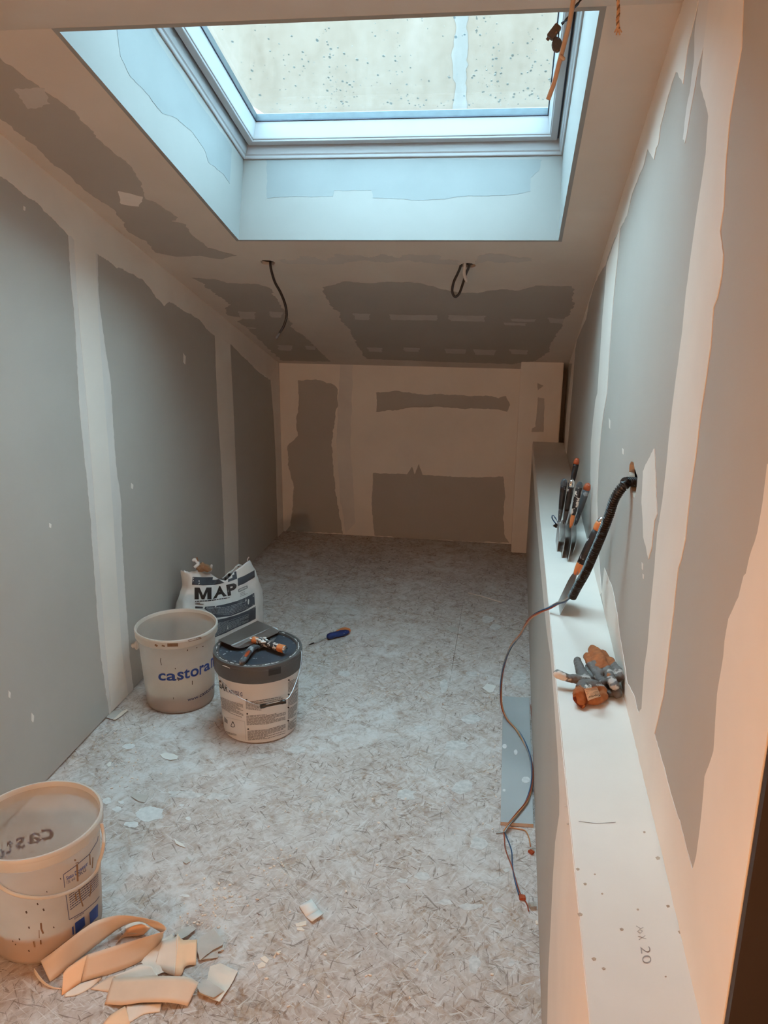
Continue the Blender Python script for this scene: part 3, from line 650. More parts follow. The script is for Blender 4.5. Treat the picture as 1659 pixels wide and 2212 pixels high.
M['pit'] = mat('chipped_spot', (.47, .36, .27), .8, .2, 60)

# ------------------------------------------------------------------ dried splashes on the floor boards
rr = random.Random(11)
def blob(x, y, rx, ry, m='splash', k=10, rg=.5, name='plaster_splash', seed=None):
    sd = rr.random()*50 if seed is None else seed
    pts = [(x+rx*cos(2*pi*i/k)*(1+rg*noise.noise(Vector((i*2.1, sd, 0)))), y+ry*sin(2*pi*i/k)*(1+rg*noise.noise(Vector((i*2.1, sd, 7))))) for i in range(k)]
    return patch(fl, FLOOR, pts, M[m], .0009, .007, .004, name)
for a in ((278, 1612, 12, 6), (258, 1622, 0, 0), (232, 1730, 9, 7), (262, 1734, 9, 4), (254, 1748, 10, 7), (327, 1758, 28, 17), (285, 1782, 16, 7), (408, 1768, 5, 4), (392, 1740, 5, 4), (400, 1935, 10, 4)):
    if a[2]: blob(*a)
for a in ((400, 1716, 42, 9), (470, 1722, 30, 8), (1033, 1823, 20, 13), (877, 1718, 22, 13), (997, 1700, 24, 14), (1054, 1338, 15, 7), (1022, 1456, 14, 6), (958, 1483, 8, 16), (1120, 1465, 18, 16), (1020, 1555, 22, 10), (985, 1610, 26, 12), (908, 1575, 14, 7), (870, 1903, 12, 6), (915, 1895, 16, 9), (1024, 2086, 12, 20), (1105, 2082, 7, 6), (840, 1252, 10, 4), (560, 1635, 20, 8), (640, 1620, 22, 9), (600, 1215, 9, 3), (745, 1455, 12, 6), (664, 1164, 12, 3), (1070, 1355, 12, 6), (1095, 1880, 7, 4), (1018, 1958, 24, 8), (1075, 1965, 14, 8), (960, 1950, 14, 5)):
    blob(*a, m='splash_dim')
bm = bmesh.new()   # gypsum crumbs and sawdust: nobody could count them
def crumb(bm, c, r):
    q = bmesh.ops.create_icosphere(bm, subdivisions=1, radius=1, matrix=Matrix.Translation(c) @ Matrix.Rotation(rr.random()*6, 4, 'Z') @ Matrix.Diagonal((r*rr.uniform(.7, 1.5), r*rr.uniform(.5, 1), r*.5, 1)))
for cx, cy, sx, sy, n in ((470, 1935, 55, 30, 90), (440, 1985, 50, 25, 70), (590, 1880, 45, 40, 55), (270, 1660, 60, 35, 60), (240, 1580, 50, 30, 60), (480, 1560, 40, 20, 40), (1080, 1660, 30, 60, 40), (750, 1750, 260, 190, 120), (700, 1400, 260, 160, 90), (650, 2100, 250, 90, 60), (1060, 1480, 50, 60, 40), (640, 1180, 120, 12, 30)):
    for i in range(n):
        p = fpt(rr.gauss(cx, sx*.6), rr.gauss(cy, sy*.6)); r = rr.choice((.0012, .0018, .0025, .004))
        if LX+.02 < p.x < PX-.01 and p.y < BY-.03 and not (p.x > .02 and 2.13 < p.y < 3.0): crumb(bm, (p.x, p.y, r*.4), r)
cr = obj('plaster_crumbs', bm, M['gypsum']); cr['kind'] = 'stuff'; tag(cr, 'small pale plaster crumbs scattered over the strand board floor', 'crumbs')
# dark loose strands pressed in the boards
bm = bmesh.new()
for i in range(80):
    p = fpt(rr.uniform(250, 1120), rr.uniform(1250, 2212)); a = rr.random()*pi; L = rr.uniform(.003, .011); w = rr.uniform(.0004, .0010)
    if not (LX+.03 < p.x < PX-.03): continue
    d = Vector((cos(a), sin(a), 0))*L; q = Vector((-sin(a), cos(a), 0))*w
    v = [bm.verts.new(p+x+Vector((0, 0, z))) for z in (.0003, .0011) for x in (-d-q, d-q*.3, d+q*.3, -d+q)]
    for f in ((4, 5, 6, 7), (0, 1, 5, 4), (1, 2, 6, 5), (2, 3, 7, 6), (3, 0, 4, 7)): bm.faces.new([v[j] for j in f])
ls = obj('wood_splinters', bm, M['smear']); ls['kind'] = 'stuff'; tag(ls, 'dark thin wood splinters strewn over the strand board floor', 'splinters')

# ------------------------------------------------------------------ buckets
def bucket_shell(t, c, rt, rb, h, m, mr, mb=None):
    wt = .0016; rr_ = lambda z: rb+(rt-.008-rb)*z/h
    body = lathe('body', [(rb-.012, .004), (rb-.004, .003), (rb, .008)]+[(rr_(z), z) for z in (.02, .06, .1, .14, .18, .22, .26, h-.012)], (*c, 0), m, t)
    lathe('floor_disc', [(0, .005), (rb*.5, .005), (rb-.006, .0045)], (*c, 0), m, t)
    zr = h-.030
    rim = lathe('rim', [(rt-.010, h-.034), (rt-.004, h-.036), (rt, h-.030), (rt-.001, h-.012), (rt+.0012, h-.010), (rt+.0016, h-.004), (rt-.001, h), (rt-.0055, h), (rt-.0075, h-.006), (rt-.008, h-.016)], (*c, 0), mr, t, seg=96)
    return body, rim
BC1, BC2, BC3 = (-1.2358, 2.7362), (-.8646, 2.5969), (-1.1036, 1.5582)
RT_, RB_, HH = .1561, .1296, .3189

# back translucent bucket
t1 = thing('plastic_bucket', 'open translucent white bucket with blue writing standing by the sack and left wall', 'bucket', (*BC1, 0), group='translucent buckets')
b1, r1 = bucket_shell(t1, BC1, RT_, RB_, HH, M['pail'], M['pail_rim'])
lathe('plaster_residue', [(0, .052), (.05, .050), (.10, .055), (RB_-.002, .062), (RB_-.0015, .03), (RB_-.003, .009)], (*BC1, 0), M['residue'], t1)
b1v = bvh_of(b1); r1v = bvh_of(r1); O1 = dict(s=7.541, o=(270, 1290))
q1 = [('c', 545, 665, 1357, 1237), ('a', 676, 838, 1360, 1240), ('s', 850, 958, 1345, 1212), ('t', 958, 1056, 1322, 1165), ('o', 1064, 1200, 1290, 1158), ('r', 1212, 1282, 1250, 1105), ('a', 1284, 1382, 1195, 1075), ('m', 1396, 1470, 1130, 975)]
parts = []
for i, (ch, x0, x1, yb, yt) in enumerate(q1):
    sl = [0, .02, -.08, -.2, -.25, -.42, -.5, -.7][i]; w = x1-x0
    parts.append(letter(ch, [(x0, yb-sl*w*.5), (x1, yb+sl*w*.5), (x1, yt+sl*w*.5), (x0, yt-sl*w*.5)], .022))
decal(b1, b1v, parts, M['blue_ink'], 'blue_lettering', .0012, **O1)
vs, fs = text2d('www.castorama', .012)
decal(b1, b1v, [warp(vs, fs, [(1018, 1692), (1120, 1668), (1230, 1622), (1340, 1555), (1430, 1478), (1462, 1430)], [(1018, 1652), (1120, 1628), (1230, 1575), (1340, 1505), (1430, 1425), (1462, 1375)], .55, 24)], M['navy_ink'], 'web_lettering', .0012, **O1)
decal(b1, b1v, stroke([(350, 640), (450, 575), (600, 520), (800, 490), (805, 680)], 7, n=8)+bars([(500, 680), (800, 620)], [(500, 610), (790, 540)], 4, rr, .45), M['navy_ink'], 'label_print', .0012, far=True, **O1)
decal(b1, b1v, stroke([(585, 990), (580, 1040), (597, 1105)], 10, n=2)+stroke([(1095, 1360), (1095, 1425)], 11, n=2)+stroke([(790, 1630), (790, 1660)], 8, n=2)+stroke([(1018, 850), (1015, 875)], 16, n=2)+stroke([(850, 1335), (880, 1320), (873, 1362)], 14, n=2)+stroke([(1255, 808), (1275, 795)], 14, n=2)+stroke([(815, 1155), (825, 1168)], 14, n=2)+stroke([(1160, 825), (1175, 815)], 10, n=2), M['dots'], 'dark_marks', .0013, **O1)
decal(r1, r1v, stroke([(690, 780), (865, 775)], 55, n=6)+stroke([(600, 785), (650, 800)], 25, n=3)+stroke([(490, 770), (530, 800)], 30, n=3)+stroke([(1030, 715), (1240, 660)], 32, n=6), M['smear'], 'dried_smear', .0008, **O1)
# bail lug
lug = ypt(286.5, 1394, BC1[1]-.02)
tube('handle_lug', [(lug.x+.020, lug.y, lug.z+.006), (lug.x+.006, lug.y, lug.z), (lug.x-.001, lug.y, lug.z-.003)], [.009]*17, M['pail_rim'], t1, 12)
bm = bmesh.new(); box(bm, (lug.x+.012, lug.y-.012, lug.z-.014), (lug.x+.026, lug.y+.012, lug.z+.02), bev=.004); obj('lug_plate', bm, M['pail_rim'], t1)

# front translucent bucket
t3 = thing('plastic_bucket', 'open translucent bucket in the bottom left corner beside the heap of paper tape', 'bucket', (*BC3, 0), group='translucent buckets')
b3, r3 = bucket_shell(t3, BC3, RT_, RB_, HH+.004, M['pail'], M['pail_rim'])
lathe('plaster_residue', [(0, .066), (.05, .064), (.10, .070), (RB_+.002, .080), (RB_-.001, .03), (RB_-.003, .009)], (*BC3, 0), M['residue'], t3)
b3v = bvh_of(b3); O3 = dict(s=5.146, o=(0, 1670)); r3v = bvh_of(r3)
parts = [letter('c', [(600, 740), (462, 752), (462, 628), (592, 612)], .02), letter('a', [(455, 775), (312, 800), (302, 678), (440, 655)], .02), letter('s', [(285, 835), (180, 850), (172, 725), (272, 702)], .02),
         letter('t', [(150, 890), (70, 915), (70, 745), (140, 722)], .02), letter('o', [(62, 955), (-85, 975), (-85, 850), (52, 835)], .02)]
decal(b3, b3v, parts, M['blue_ink_far'], 'blue_lettering', .0012, far=True, **O3)
bx = [(702, 1128), (990, 905), (1075, 762)]
lab = stroke([(718, 1272), (702, 1128), (850, 1020), (990, 900), (1078, 755), (1088, 700)], 7, n=6)+stroke([(730, 1342), (768, 1628), (930, 1535), (1060, 1425), (1100, 1370)], 7, n=6)
lab += bars([(780, 1530), (900, 1440), (1010, 1345), (1090, 1250)], [(765, 1345), (880, 1255), (1010, 1160), (1085, 1090)], 7, rr, .38)
vs, fs = text2d('15L ou 20KG', .004); lab.append(warp(vs, fs, [(742, 1232), (800, 1200), (870, 1150), (955, 1085)], [(738, 1196), (795, 1165), (865, 1112), (950, 1045)], .72, 16))
vs, fs = text2d('exemple', .004); lab.append(warp(vs, fs, [(825, 1628), (930, 1560)], [(822, 1598), (926, 1535)], .72, 6))
decal(b3, b3v, lab, M['navy_ink'], 'label_print', .0010, **O3)
vs, fs = text2d('Seau Doseur', .016)
decal(b3, b3v, [warp(vs, fs, [(738, 1190), (850, 1125), (975, 1020)], [(733, 1148), (845, 1080), (972, 975)], .72, 16), quadgrid([(838, 1790), (945, 1690), (935, 1590), (830, 1665)], 4, 4), quadgrid([(1000, 1680), (1085, 1590), (1085, 1450), (990, 1550)], 4, 4), quadgrid([(805, 1800), (822, 1785), (815, 1700), (798, 1710)], 2, 3)], M['blue_ink'], 'blue_print', .0010, **O3)
decal(b3, b3v, stroke([(852, 1010), (860, 1200)], 20, n=5)+stroke([(992, 900), (997, 1020)], 13, n=3)+stroke([(1027, 935), (1020, 1055)], 12, n=3)+stroke([(872, 1280), (885, 1370), (918, 1480)], 16, n=4)+stroke([(835, 1340), (845, 1420)], 15, n=3)+stroke([(1005, 1240), (1003, 1320), (990, 1370)], 12, n=3)+stroke([(820, 965), (842, 965)], 20, n=2)+stroke([(835, 1000), (870, 990)], 10, n=2)
      + stroke([(455, 1660), (460, 1730), (482, 1780)], 20, n=4)+stroke([(435, 1740), (437, 1830)], 8, n=3)+stroke([(452, 1850), (455, 1900)], 18, n=3)+stroke([(375, 1865), (388, 1930)], 16, n=3), M['smear'], 'brown_smears', .0014, **O3)
dd = []
for x, y, w in ((295, 1542, 18), (419, 1452, 15), (485, 1515, 18), (324, 1712, 16), (219, 1842, 14), (597, 1710, 12), (520, 1315, 10), (671, 1171, 11), (151, 1067, 14), (324, 1972, 14), (146, 1864, 10), (176, 1900, 10)):
    dd += stroke([(x-w*.3, y-w*.7), (x+w*.3, y+w*.7)], w, n=2)
decal(b3, b3v, dd, M['dots'], 'dark_splatter', .0014, **O3)
# slack plastic bail hanging over the front, and its return on the right side
hp = []
for x, y in ((-110, 1020), (-60, 1130), (0, 1212), (100, 1290), (250, 1345), (450, 1366), (620, 1345), (800, 1285), (940, 1195), (1040, 1090), (1100, 990), (1135, 890), (1152, 780), (1150, 670), (1128, 560)):
    X, Y = x/5.146, y/5.146+1670; d = ray(X, Y).normalized(); h = b3v.ray_cast(CAM, d)
    hp.append(h[0]+Vector((h[0].x-BC3[0], h[0].y-BC3[1], 0)).normalized()*.007 if h[0] is not None and x < 1080 else ypt(X, Y, BC3[1]-.01+(.03 if y < 700 else 0)))
bm = bmesh.new(); tubebm(bm, spline(hp, 2), .0042, 8, flat=.6); obj('handle', bm, M['pail_rim'], t3, True)

# pail with the charcoal lid
t2 = thing('paint_pail', 'white printed pail with charcoal lid and wire handle, trowels lying on top', 'pail', (*BC2, 0))
rt2, rb2 = .1597, .1354; h2 = .3185
b2 = lathe('body', [(0, .004), (rb2-.006, .004), (rb2-.001, .006), (rb2, .012)]+[(rb2+(rt2-.007-rb2)*z/h2, z) for z in (.05, .1, .15, .2, .25, .29)], (*BC2, 0), M['white_pail'], t2, 96)
band = lathe('lid_band', [(rt2-.008, h2-.066), (rt2-.002, h2-.068), (rt2-.0005, h2-.064), (rt2+.001, h2-.022), (rt2+.0002, h2-.020), (rt2+.0015, h2-.018), (rt2+.0016, h2-.012), (rt2+.0004, h2-.010), (rt2+.0010, h2-.008), (rt2, h2-.002), (rt2-.003, h2), (rt2-.008, h2), (rt2-.010, h2-.004), (rt2-.013, h2-.005), (rt2-.015, h2-.001), (rt2-.019, h2-.001), (rt2-.021, h2-.008)], (*BC2, 0), M['lid'], t2, 128)
lt2 = lathe('lid', [(0, h2-.0095), (.07, h2-.009), (rt2-.030, h2-.010), (rt2-.0205, h2-.0095)], (*BC2, 0), M['lid_top'], t2, 96)
b2v, bandv, ltv = bvh_of(b2), bvh_of(band), bvh_of(lt2); O2 = dict(s=7.213, o=(440, 1320))
# plaster beads caught in the lid groove
bm = bmesh.new()
for k in range(150):
    a = rr.uniform(0, 2*pi); r = rt2-.0115+rr.gauss(0, .0018)
    if noise.noise(Vector((cos(a)*2, sin(a)*2, 3))) < -.12: continue
    q = rr.choice((.0012, .002, .003)); bmesh.ops.create_icosphere(bm, subdivisions=1, radius=1, matrix=Matrix.Translation((BC2[0]+r*cos(a), BC2[1]+r*sin(a), h2-.002)) @ Matrix.Rotation(a, 4, 'Z') @ Matrix.Diagonal((q*.7, q*2.4, q*.7, 1)))
pb = obj('dried_paint', bm, M['splash'], t2, True); pb['kind'] = 'stuff'
decal(band, bandv, [quadgrid([(1010, 1010), (1200, 968), (1200, 862), (1010, 905)], 8, 4)], M['black_ink'], 'tab_recess_shade', .0010, **O2)  # flat black patch: shade of the tab recess drawn as colour
decal(band, bandv, stroke([(295, 845), (350, 862), (410, 888)], 10, n=4), M['splash'], 'paint_fleck', .0010, **O2)
# printed label
L2 = []
vs, fs = text2d('DIGAR', .03); L2.append(warp(vs, fs, [(205, 1130), (240, 1175), (300, 1225), (378, 1262)], [(205, 1010), (238, 1055), (300, 1115), (378, 1160)], .72, 14))
for bx_, by_ in ((668, 1380), (680, 1600), (694, 1838), (1325, 1075), (1322, 1297), (1318, 1500), (1316, 1708)):
    L2.append(([(bx_+15*cos(k*pi/5), by_+13*sin(k*pi/5)) for k in range(10)], [tuple(range(10))]))
L2 += stroke([(455, 1722), (425, 1790), (440, 1802)], 9, n=2)+stroke([(455, 1722), (488, 1785), (480, 1802)], 9, n=2)+stroke([(440, 1803), (480, 1803)], 9, n=2)+stroke([(440, 1730), (455, 1720), (470, 1740)], 7, n=2)
decal(b2, b2v, L2, M['black_ink'], 'black_lettering', .0008, **O2)
vs, fs = text2d('AIRLESS G', .018); decal(b2, b2v, [warp(vs, fs, [(390, 1270), (490, 1300), (605, 1330)], [(390, 1212), (490, 1240), (605, 1268)], .72, 16)], M['navy_ink'], 'blue_lettering', .0008, **O2)
G2 = []
for (bl, bc, br, tl, tc, tr_, n_) in (((270, 1500), (430, 1600), (620, 1672), (262, 1330), (430, 1400), (612, 1452), 12), ((660, 1530), (870, 1550), (900, 1548), (655, 1405), (870, 1420), (900, 1415), 7),
     ((672, 1780), (980, 1765), (1275, 1690), (665, 1625), (980, 1605), (1278, 1530), 9), ((690, 2015), (980, 1995), (1270, 1905), (682, 1862), (980, 1840), (1275, 1755), 9),
     ((1308, 1860), (1370, 1835), (1425, 1790), (1312, 1730), (1380, 1700), (1440, 1650), 6), ((1310, 1690), (1380, 1660), (1440, 1610), (1312, 1520), (1390, 1480), (1455, 1430), 9), ((1312, 1480), (1390, 1450), (1455, 1400), (1315, 1310), (1395, 1270), (1465, 1210), 8), ((1313, 1270), (1395, 1235), (1462, 1180), (1315, 1100), (1400, 1060), (1465, 1000), 8),
     ((330, 1895), (420, 1925), (515, 1945), (328, 1862), (420, 1890), (512, 1915), 2)):
    G2 += bars([bl, bc, br], [tl, tc, tr_], n_, rr, .62)
G2 += stroke([(345, 1650), (640, 1720), (655, 2005)], 3, n=8)+bars([(900, 1480), (1240, 1385)], [(660, 1410), (1240, 1320)], 3, rr, .5)
G2 += [quadgrid([(325, 1720), (375, 1755), (375, 1700), (322, 1640)], 2, 2)]
decal(b2, b2v, G2, M['grey_ink'], 'small_print', .0007, **O2)
# wire bail and its grip
wb = [ypt(463, 1436, BC2[1]-.03), ypt(468, 1452, BC2[1]-.10), ypt(482, 1474, BC2[1]-.135), ypt(507, 1500, BC2[1]-.168), ypt(537, 1516, BC2[1]-.178), ypt(562, 1523, BC2[1]-.185), ypt(590, 1518, BC2[1]-.185), ypt(617, 1511, BC2[1]-.172), ypt(628, 1500, BC2[1]-.150), ypt(639, 1475, BC2[1]-.105), ypt(648, 1445, BC2[1]-.06), ypt(651.5, 1415, BC2[1]-.02), ypt(650, 1405, BC2[1]-.005)]
wh = tube('wire_handle', wb, .0014, M['wire'], t2, 6, 5)
g0, g1 = ypt(563, 1526, BC2[1]-.186), ypt(617, 1515, BC2[1]-.175)
bm = bmesh.new(); tubebm(bm, [g0.lerp(g1, k/8) for k in range(9)], [.0085, .0085, .0065, .0065, .0065, .0065, .0065, .008, .008], 12); obj('handle_grip', bm, M['tube'], wh, True)

# ------------------------------------------------------------------ plaster sack
BX = Vector((.58, .81, 0)).normalized(); BN = Vector((BX.y, -BX.x, 0)); BC = Vector((-1.268, 3.300, 0))
sk = thing('plaster_sack', 'crumpled white plaster sack printed MAP leaning at the left wall behind the buckets', 'sack', (BC.x, BC.y, 0))
def rimz(s_): # height of the torn mouth along the front
    return pl_at([(-1, .378, 0), (-.75, .378, 0), (-.40, .345, 0), (-.05, .292, 0), (.25, .315, 0), (.62, .352, 0), (.85, .352, 0), (1, .315, 0)], s_)[0]
def sack_pt(phi, t, ins=0):
    c_, s_ = cos(phi), sin(phi); ex = math.copysign(abs(c_)**.75, c_); ey = math.copysign(abs(s_)**.75, s_)
    hw = .205*(1+.10*sin(pi*min(1, t*1.25))-.10*t**3)-ins; hd = .085*(1-.55*t**2.2)*(1+.12*sin(pi*t))-ins
    top = rimz(max(-1, min(1, ex)))+(-.02 if s_ > 0 else 0)*0-(.035 if s_ > .2 else 0)*sin(min(1, t)*pi/2)
    z = .003+t*top
    p = BC+BX*(ex*hw)-BN*(ey*hd); nz = noise.noise(Vector((p.x*14, p.y*14, z*12)))*.010+noise.noise(Vector((p.x*40, p.y*40, z*30)))*.0045
    cr_ = .006*math.sin(ex*9+z*25)*t
    return Vector((p.x, p.y, z+(noise.noise(Vector((phi*5, 1, 2)))*.008 if t > .97 else 0)))+(BX*(ex)-BN*ey).normalized()*(nz+cr_ if t > .02 else 0)
bm = bmesh.new(); NS, NT = 96, 40; R = []
for j in range(NT+1): R.append([bm.verts.new(sack_pt(2*pi*k/NS, j/NT)) for k in range(NS)])
for j in range(NT):
    for k in range(NS): bm.faces.new((R[j][k], R[j][(k+1) % NS], R[j+1][(k+1) % NS], R[j+1][k]))
bm.faces.new(R[0][::-1])
inn = [[bm.verts.new(sack_pt(2*pi*k/NS, tt, .006)) for k in range(NS)] for tt in (.985, .88, .78)]
rg = [R[NT]]+inn
for a_, b_ in zip(rg, rg[1:]):
    for k in range(NS): bm.faces.new((a_[k], a_[(k+1) % NS], b_[(k+1) % NS], b_[k]))
bm.faces.new(inn[-1])
for v in bm.verts: v.co.x = max(v.co.x, LX+.006)
sb = obj('sack_body', bm, M['bag'], sk, True); sv = bvh_of(sb); OS = dict(s=8.295, o=(390, 1190))
def band_(base, top, nx=16, ny=3):
    base, top = even(base), even(top); vs = [pl_at(base, i/nx).lerp(pl_at(top, i/nx), j/ny) for j in range(ny+1) for i in range(nx+1)]
    return vs, [(j*(nx+1)+i, j*(nx+1)+i+1, (j+1)*(nx+1)+i+1, (j+1)*(nx+1)+i) for j in range(ny) for i in range(nx)]
decal(sb, sv, [band_([(205, 605), (400, 618), (600, 612), (850, 560), (1012, 500)], [(215, 465), (400, 474), (640, 470), (850, 410), (995, 365)]),
    band_([(1028, 632), (1150, 580), (1330, 470)], [(1020, 495), (1150, 440), (1322, 345)]), band_([(850, 358), (960, 330), (1080, 260), (1125, 190)], [(850, 350), (930, 275), (1000, 210), (1040, 165)], 8, 2),
    band_([(425, 1040), (560, 1120), (640, 1200), (900, 1165), (1150, 1070), (1330, 960)], [(440, 1000), (640, 985), (800, 955), (1000, 900), (1180, 830), (1318, 750)], 18, 6),
    band_([(610, 1550), (800, 1475), (1000, 1375), (1200, 1290), (1345, 1215)], [(640, 1235), (800, 1205), (1000, 1150), (1200, 1070), (1345, 990)], 18, 6),
    band_([(262, 1030), (400, 1030)], [(262, 990), (400, 1000)], 4, 1)], M['slate_ink'], 'dark_print', .0008, **OS)
def big_m(q):
    L = [(0, 0), (.25, 0), (.25, .60), (.42, 0), (.58, 0), (.75, .60), (.75, 0), (1, 0), (1, 1), (.70, 1), (.5, .33), (.30, 1), (0, 1)]
    vs, fs = cut2d([Vector(p) for p in L], [tuple(t) for t in tessellate_polygon([[Vector((*p, 0)) for p in L]])], 6, 4); bl, br, tr, tl = [Vector(p) for p in q]
    return [bl.lerp(br, v.x).lerp(tl.lerp(tr, v.x), v.y) for v in vs], fs
decal(sb, sv, [big_m([(250, 868), (552, 868), (552, 655), (250, 655)]), letter('A', [(575, 862), (830, 808), (760, 615), (640, 640)], .05), letter('P', [(845, 812), (1005, 765), (1000, 565), (815, 610)], .05)]
      + bars([(260, 915), (500, 905), (880, 845)], [(258, 890), (500, 882), (880, 830)], 1, rr, .8)+bars([(262, 965), (410, 965)], [(260, 920), (415, 920)], 2, rr, .5), M['black_ink'], 'black_lettering', .0012, **OS)
decal(sb, sv, stroke([(1040, 735), (1040, 690), (1190, 625), (1195, 665), (1042, 735)], 9, n=4), M['slate_ink'], 'label_box', .0011, **OS)
vs, fs = text2d('Formule A', .01); decal(sb, sv, [warp(vs, fs, [(1048, 722), (1190, 655)], [(1048, 695), (1190, 630)], .72, 8)]+bars([(1070, 830), (1200, 775)], [(1065, 750), (1195, 695)], 3, rr, .35), M['grey_ink'], 'small_print', .0012, **OS)
wl = []
for bl, br, tl, tr_, n_ in (([(560, 1130), (900, 1150)], [(1300, 985)], [(450, 1030), (800, 1000)], [(1240, 880)], 7), ([(615, 1530), (900, 1400)], [(1290, 1225)], [(660, 1290), (900, 1230)], [(1300, 1100)], 11)):
    wl += bars(bl+br, tl+tr_, n_, rr, .28, fill=.9)
vs, fs = text2d('Préparation', .01); wl.append(warp(vs, fs, [(465, 1035), (705, 1015)], [(465, 1010), (705, 990)], .72, 8))
decal(sb, sv, wl, M['white_ink'], 'pale_lettering', .0014, **OS)
# torn corners and the brown inner ply
def wad(name, px, Y, r, m, sq=(1, .6, 1.2), seed=0):
    c = ypt(*px, Y); bm = bmesh.new(); bmesh.ops.create_icosphere(bm, subdivisions=3, radius=1)
    for v in bm.verts:
        k = 1+.45*noise.noise(v.co*1.7+Vector((seed, 0, 0)))+.2*noise.noise(v.co*5); v.co = Vector((v.co.x*sq[0]*r*k, v.co.y*sq[1]*r*k, v.co.z*sq[2]*r*k))+c
    return obj(name, bm, m, sk)
wad('inner_ply', (437, 1226), 3.18, .024, M['brown_paper'], (1.3, .6, .8), 1); wad('inner_ply', (448, 1229), 3.21, .018, M['brown_paper'], (1, .6, .7), 5)
tube('torn_strip', [ypt(420, 1226, 3.14), ypt(428, 1218, 3.15), ypt(421, 1209, 3.15), ypt(417, 1211, 3.15)], [.007]*25, M['bag'], sk, 8)
tube('torn_strip', [ypt(455, 1232, 3.22), ypt(457, 1222, 3.22)], [.006]*9, M['bag'], sk, 8, round_end=True)
tube('torn_strip', [ypt(536, 1214, 3.43), ypt(535, 1208, 3.43), ypt(538, 1204, 3.43)], [.0035]*17, M['bag'], sk, 6)
tube('torn_strip', [ypt(428, 1214, 3.15), ypt(425, 1204, 3.15)], [.003]*9, M['brown_paper'], sk, 6)

# ------------------------------------------------------------------ knives
def wide_knife(name, label, P0, ex, ax, w, bl, parts, blade_m='steel', taper=.25, nrm=None, cap=None, nm='taping_knife'):
    # P0 centre of the blade edge, ex along the edge, ax towards the handle; parts: (from, to, r0, r1, material, name)
    ex, ax = Vector(ex).normalized(), Vector(ax).normalized(); n = ex.cross(ax).normalized()
    t = thing(nm, label, 'putty knife', P0, group=None); bm = bmesh.new()
    prof = [(-.5, 0), (.5, 0), (.5, .55), (.46, .66), (taper, .84), (.07, 1), (-.07, 1), (-taper, .84), (-.46, .66), (-.5, .55)]
    a = [bm.verts.new(P0+ex*(x*w)+ax*(y*bl)+n*.0006) for x, y in prof]; b = [bm.verts.new(P0+ex*(x*w)+ax*(y*bl)-n*.0006) for x, y in prof]
    bm.faces.new(a); bm.faces.new(b[::-1]); k = len(prof)
    for i in range(k): bm.faces.new((a[i], b[i], b[(i+1) % k], a[(i+1) % k]))
    obj('blade', bm, M[blade_m], t)
    for d0, d1, r0, r1, mm, nn in parts:
        P = [P0+ax*(bl+d0+(d1-d0)*q/6) for q in range(7)]; rs = [r0+(r1-r0)*q/6+.0012*sin(pi*q/6) for q in range(7)]
        bm = bmesh.new(); T, F = frames(P); rings = []
        tubebm(bm, P, rs, 14, flat=1, round_end=(nn in ('end_cap', 'neck')))
        obj(nn, bm, M[mm], t, True)
    return t
# two tools on the pail lid
zt = h2+.001
Pk = lambda x, y, z=zt: fpt(x/7.213+440, y/7.213+1320, z)
kt = thing('taping_knife', 'wide steel taping knife with orange and black handle resting across the pail lid', 'taping knife', Pk(640, 420, h2+.006))
ka, kb, kc, kd = Pk(225, 452, h2+.012), Pk(838, 150, h2+.012), Pk(1180, 300, h2+.004), Pk(480, 572, h2+.004)
ke, kf = Pk(420, 532, h2+.012), Pk(1070, 250, h2+.012)
bm = bmesh.new()
def slab(bm, q, th):
    n = (q[1]-q[0]).cross(q[2]-q[0]).normalized(); n = n if n.z > 0 else -n
    a = [bm.verts.new(p+n*th/2) for p in q]; b = [bm.verts.new(p-n*th/2) for p in q]; k = len(q); bm.faces.new(a); bm.faces.new(b[::-1])
    for i in range(k): bm.faces.new((a[i], a[(i+1) % k], b[(i+1) % k], b[i]))
slab(bm, [ka, kb, kf, ke], .0012); obj('blade', bm, M['steel_dull'], kt)
bm = bmesh.new(); slab(bm, [ke, kf, Pk(1135, 262, h2+.010), Pk(1180, 310, h2+.0035), Pk(1150, 345, h2+.002), Pk(1010, 410, h2+.002), Pk(800, 500, h2+.002), Pk(640, 566, h2+.002), Pk(560, 578, h2+.003), Pk(470, 562, h2+.0055)], .0016); obj('blade_backing', bm, M['steel'], kt)
hA, hB = Pk(790, 450, h2+.012), Pk(1270, 600, h2+.014)
def along(k): return hA.lerp(hB, k)
for a, b, r, mm, nn, re_ in ((0, .16, .013, 'orange', 'neck', True), (.14, .80, .0135, 'grip_messy', 'grip', False), (.79, .97, .0145, 'orange', 'orange_collar', False), (.965, 1.0, .0135, 'chrome', 'end_cap', False)):
    bm = bmesh.new(); P = [along(a+(b-a)*q/6) for q in range(7)]; tubebm(bm, P, [r*(1+.08*noise.noise(Vector((q, r*900, 0)))) for q in range(7)], 16, round_end=re_); obj(nn, bm, M[mm], kt, True)
bm = bmesh.new()
for k in range(26):
    p = along(rr.uniform(-.02, .45))+Vector((rr.gauss(0, .007), rr.gauss(0, .007), .010)); q = rr.uniform(.002, .007); bmesh.ops.create_icosphere(bm, subdivisions=1, radius=q, matrix=Matrix.Translation(p) @ Matrix.Diagonal((1.2, 1, .6, 1)))
cl = obj('plaster_clots', bm, M['splash'], kt, True); cl['kind'] = 'stuff'
sc2 = thing('scraper', 'grey handled scraper with rust red inlay lying on the pail lid', 'scraper', Pk(640, 720))
hp2 = [Pk(600, 795, h2+.0085), Pk(650, 725, h2+.0105), Pk(700, 640, h2+.011), Pk(770, 575, h2+.010), Pk(840, 560, h2+.008), Pk(930, 550, h2+.004)]
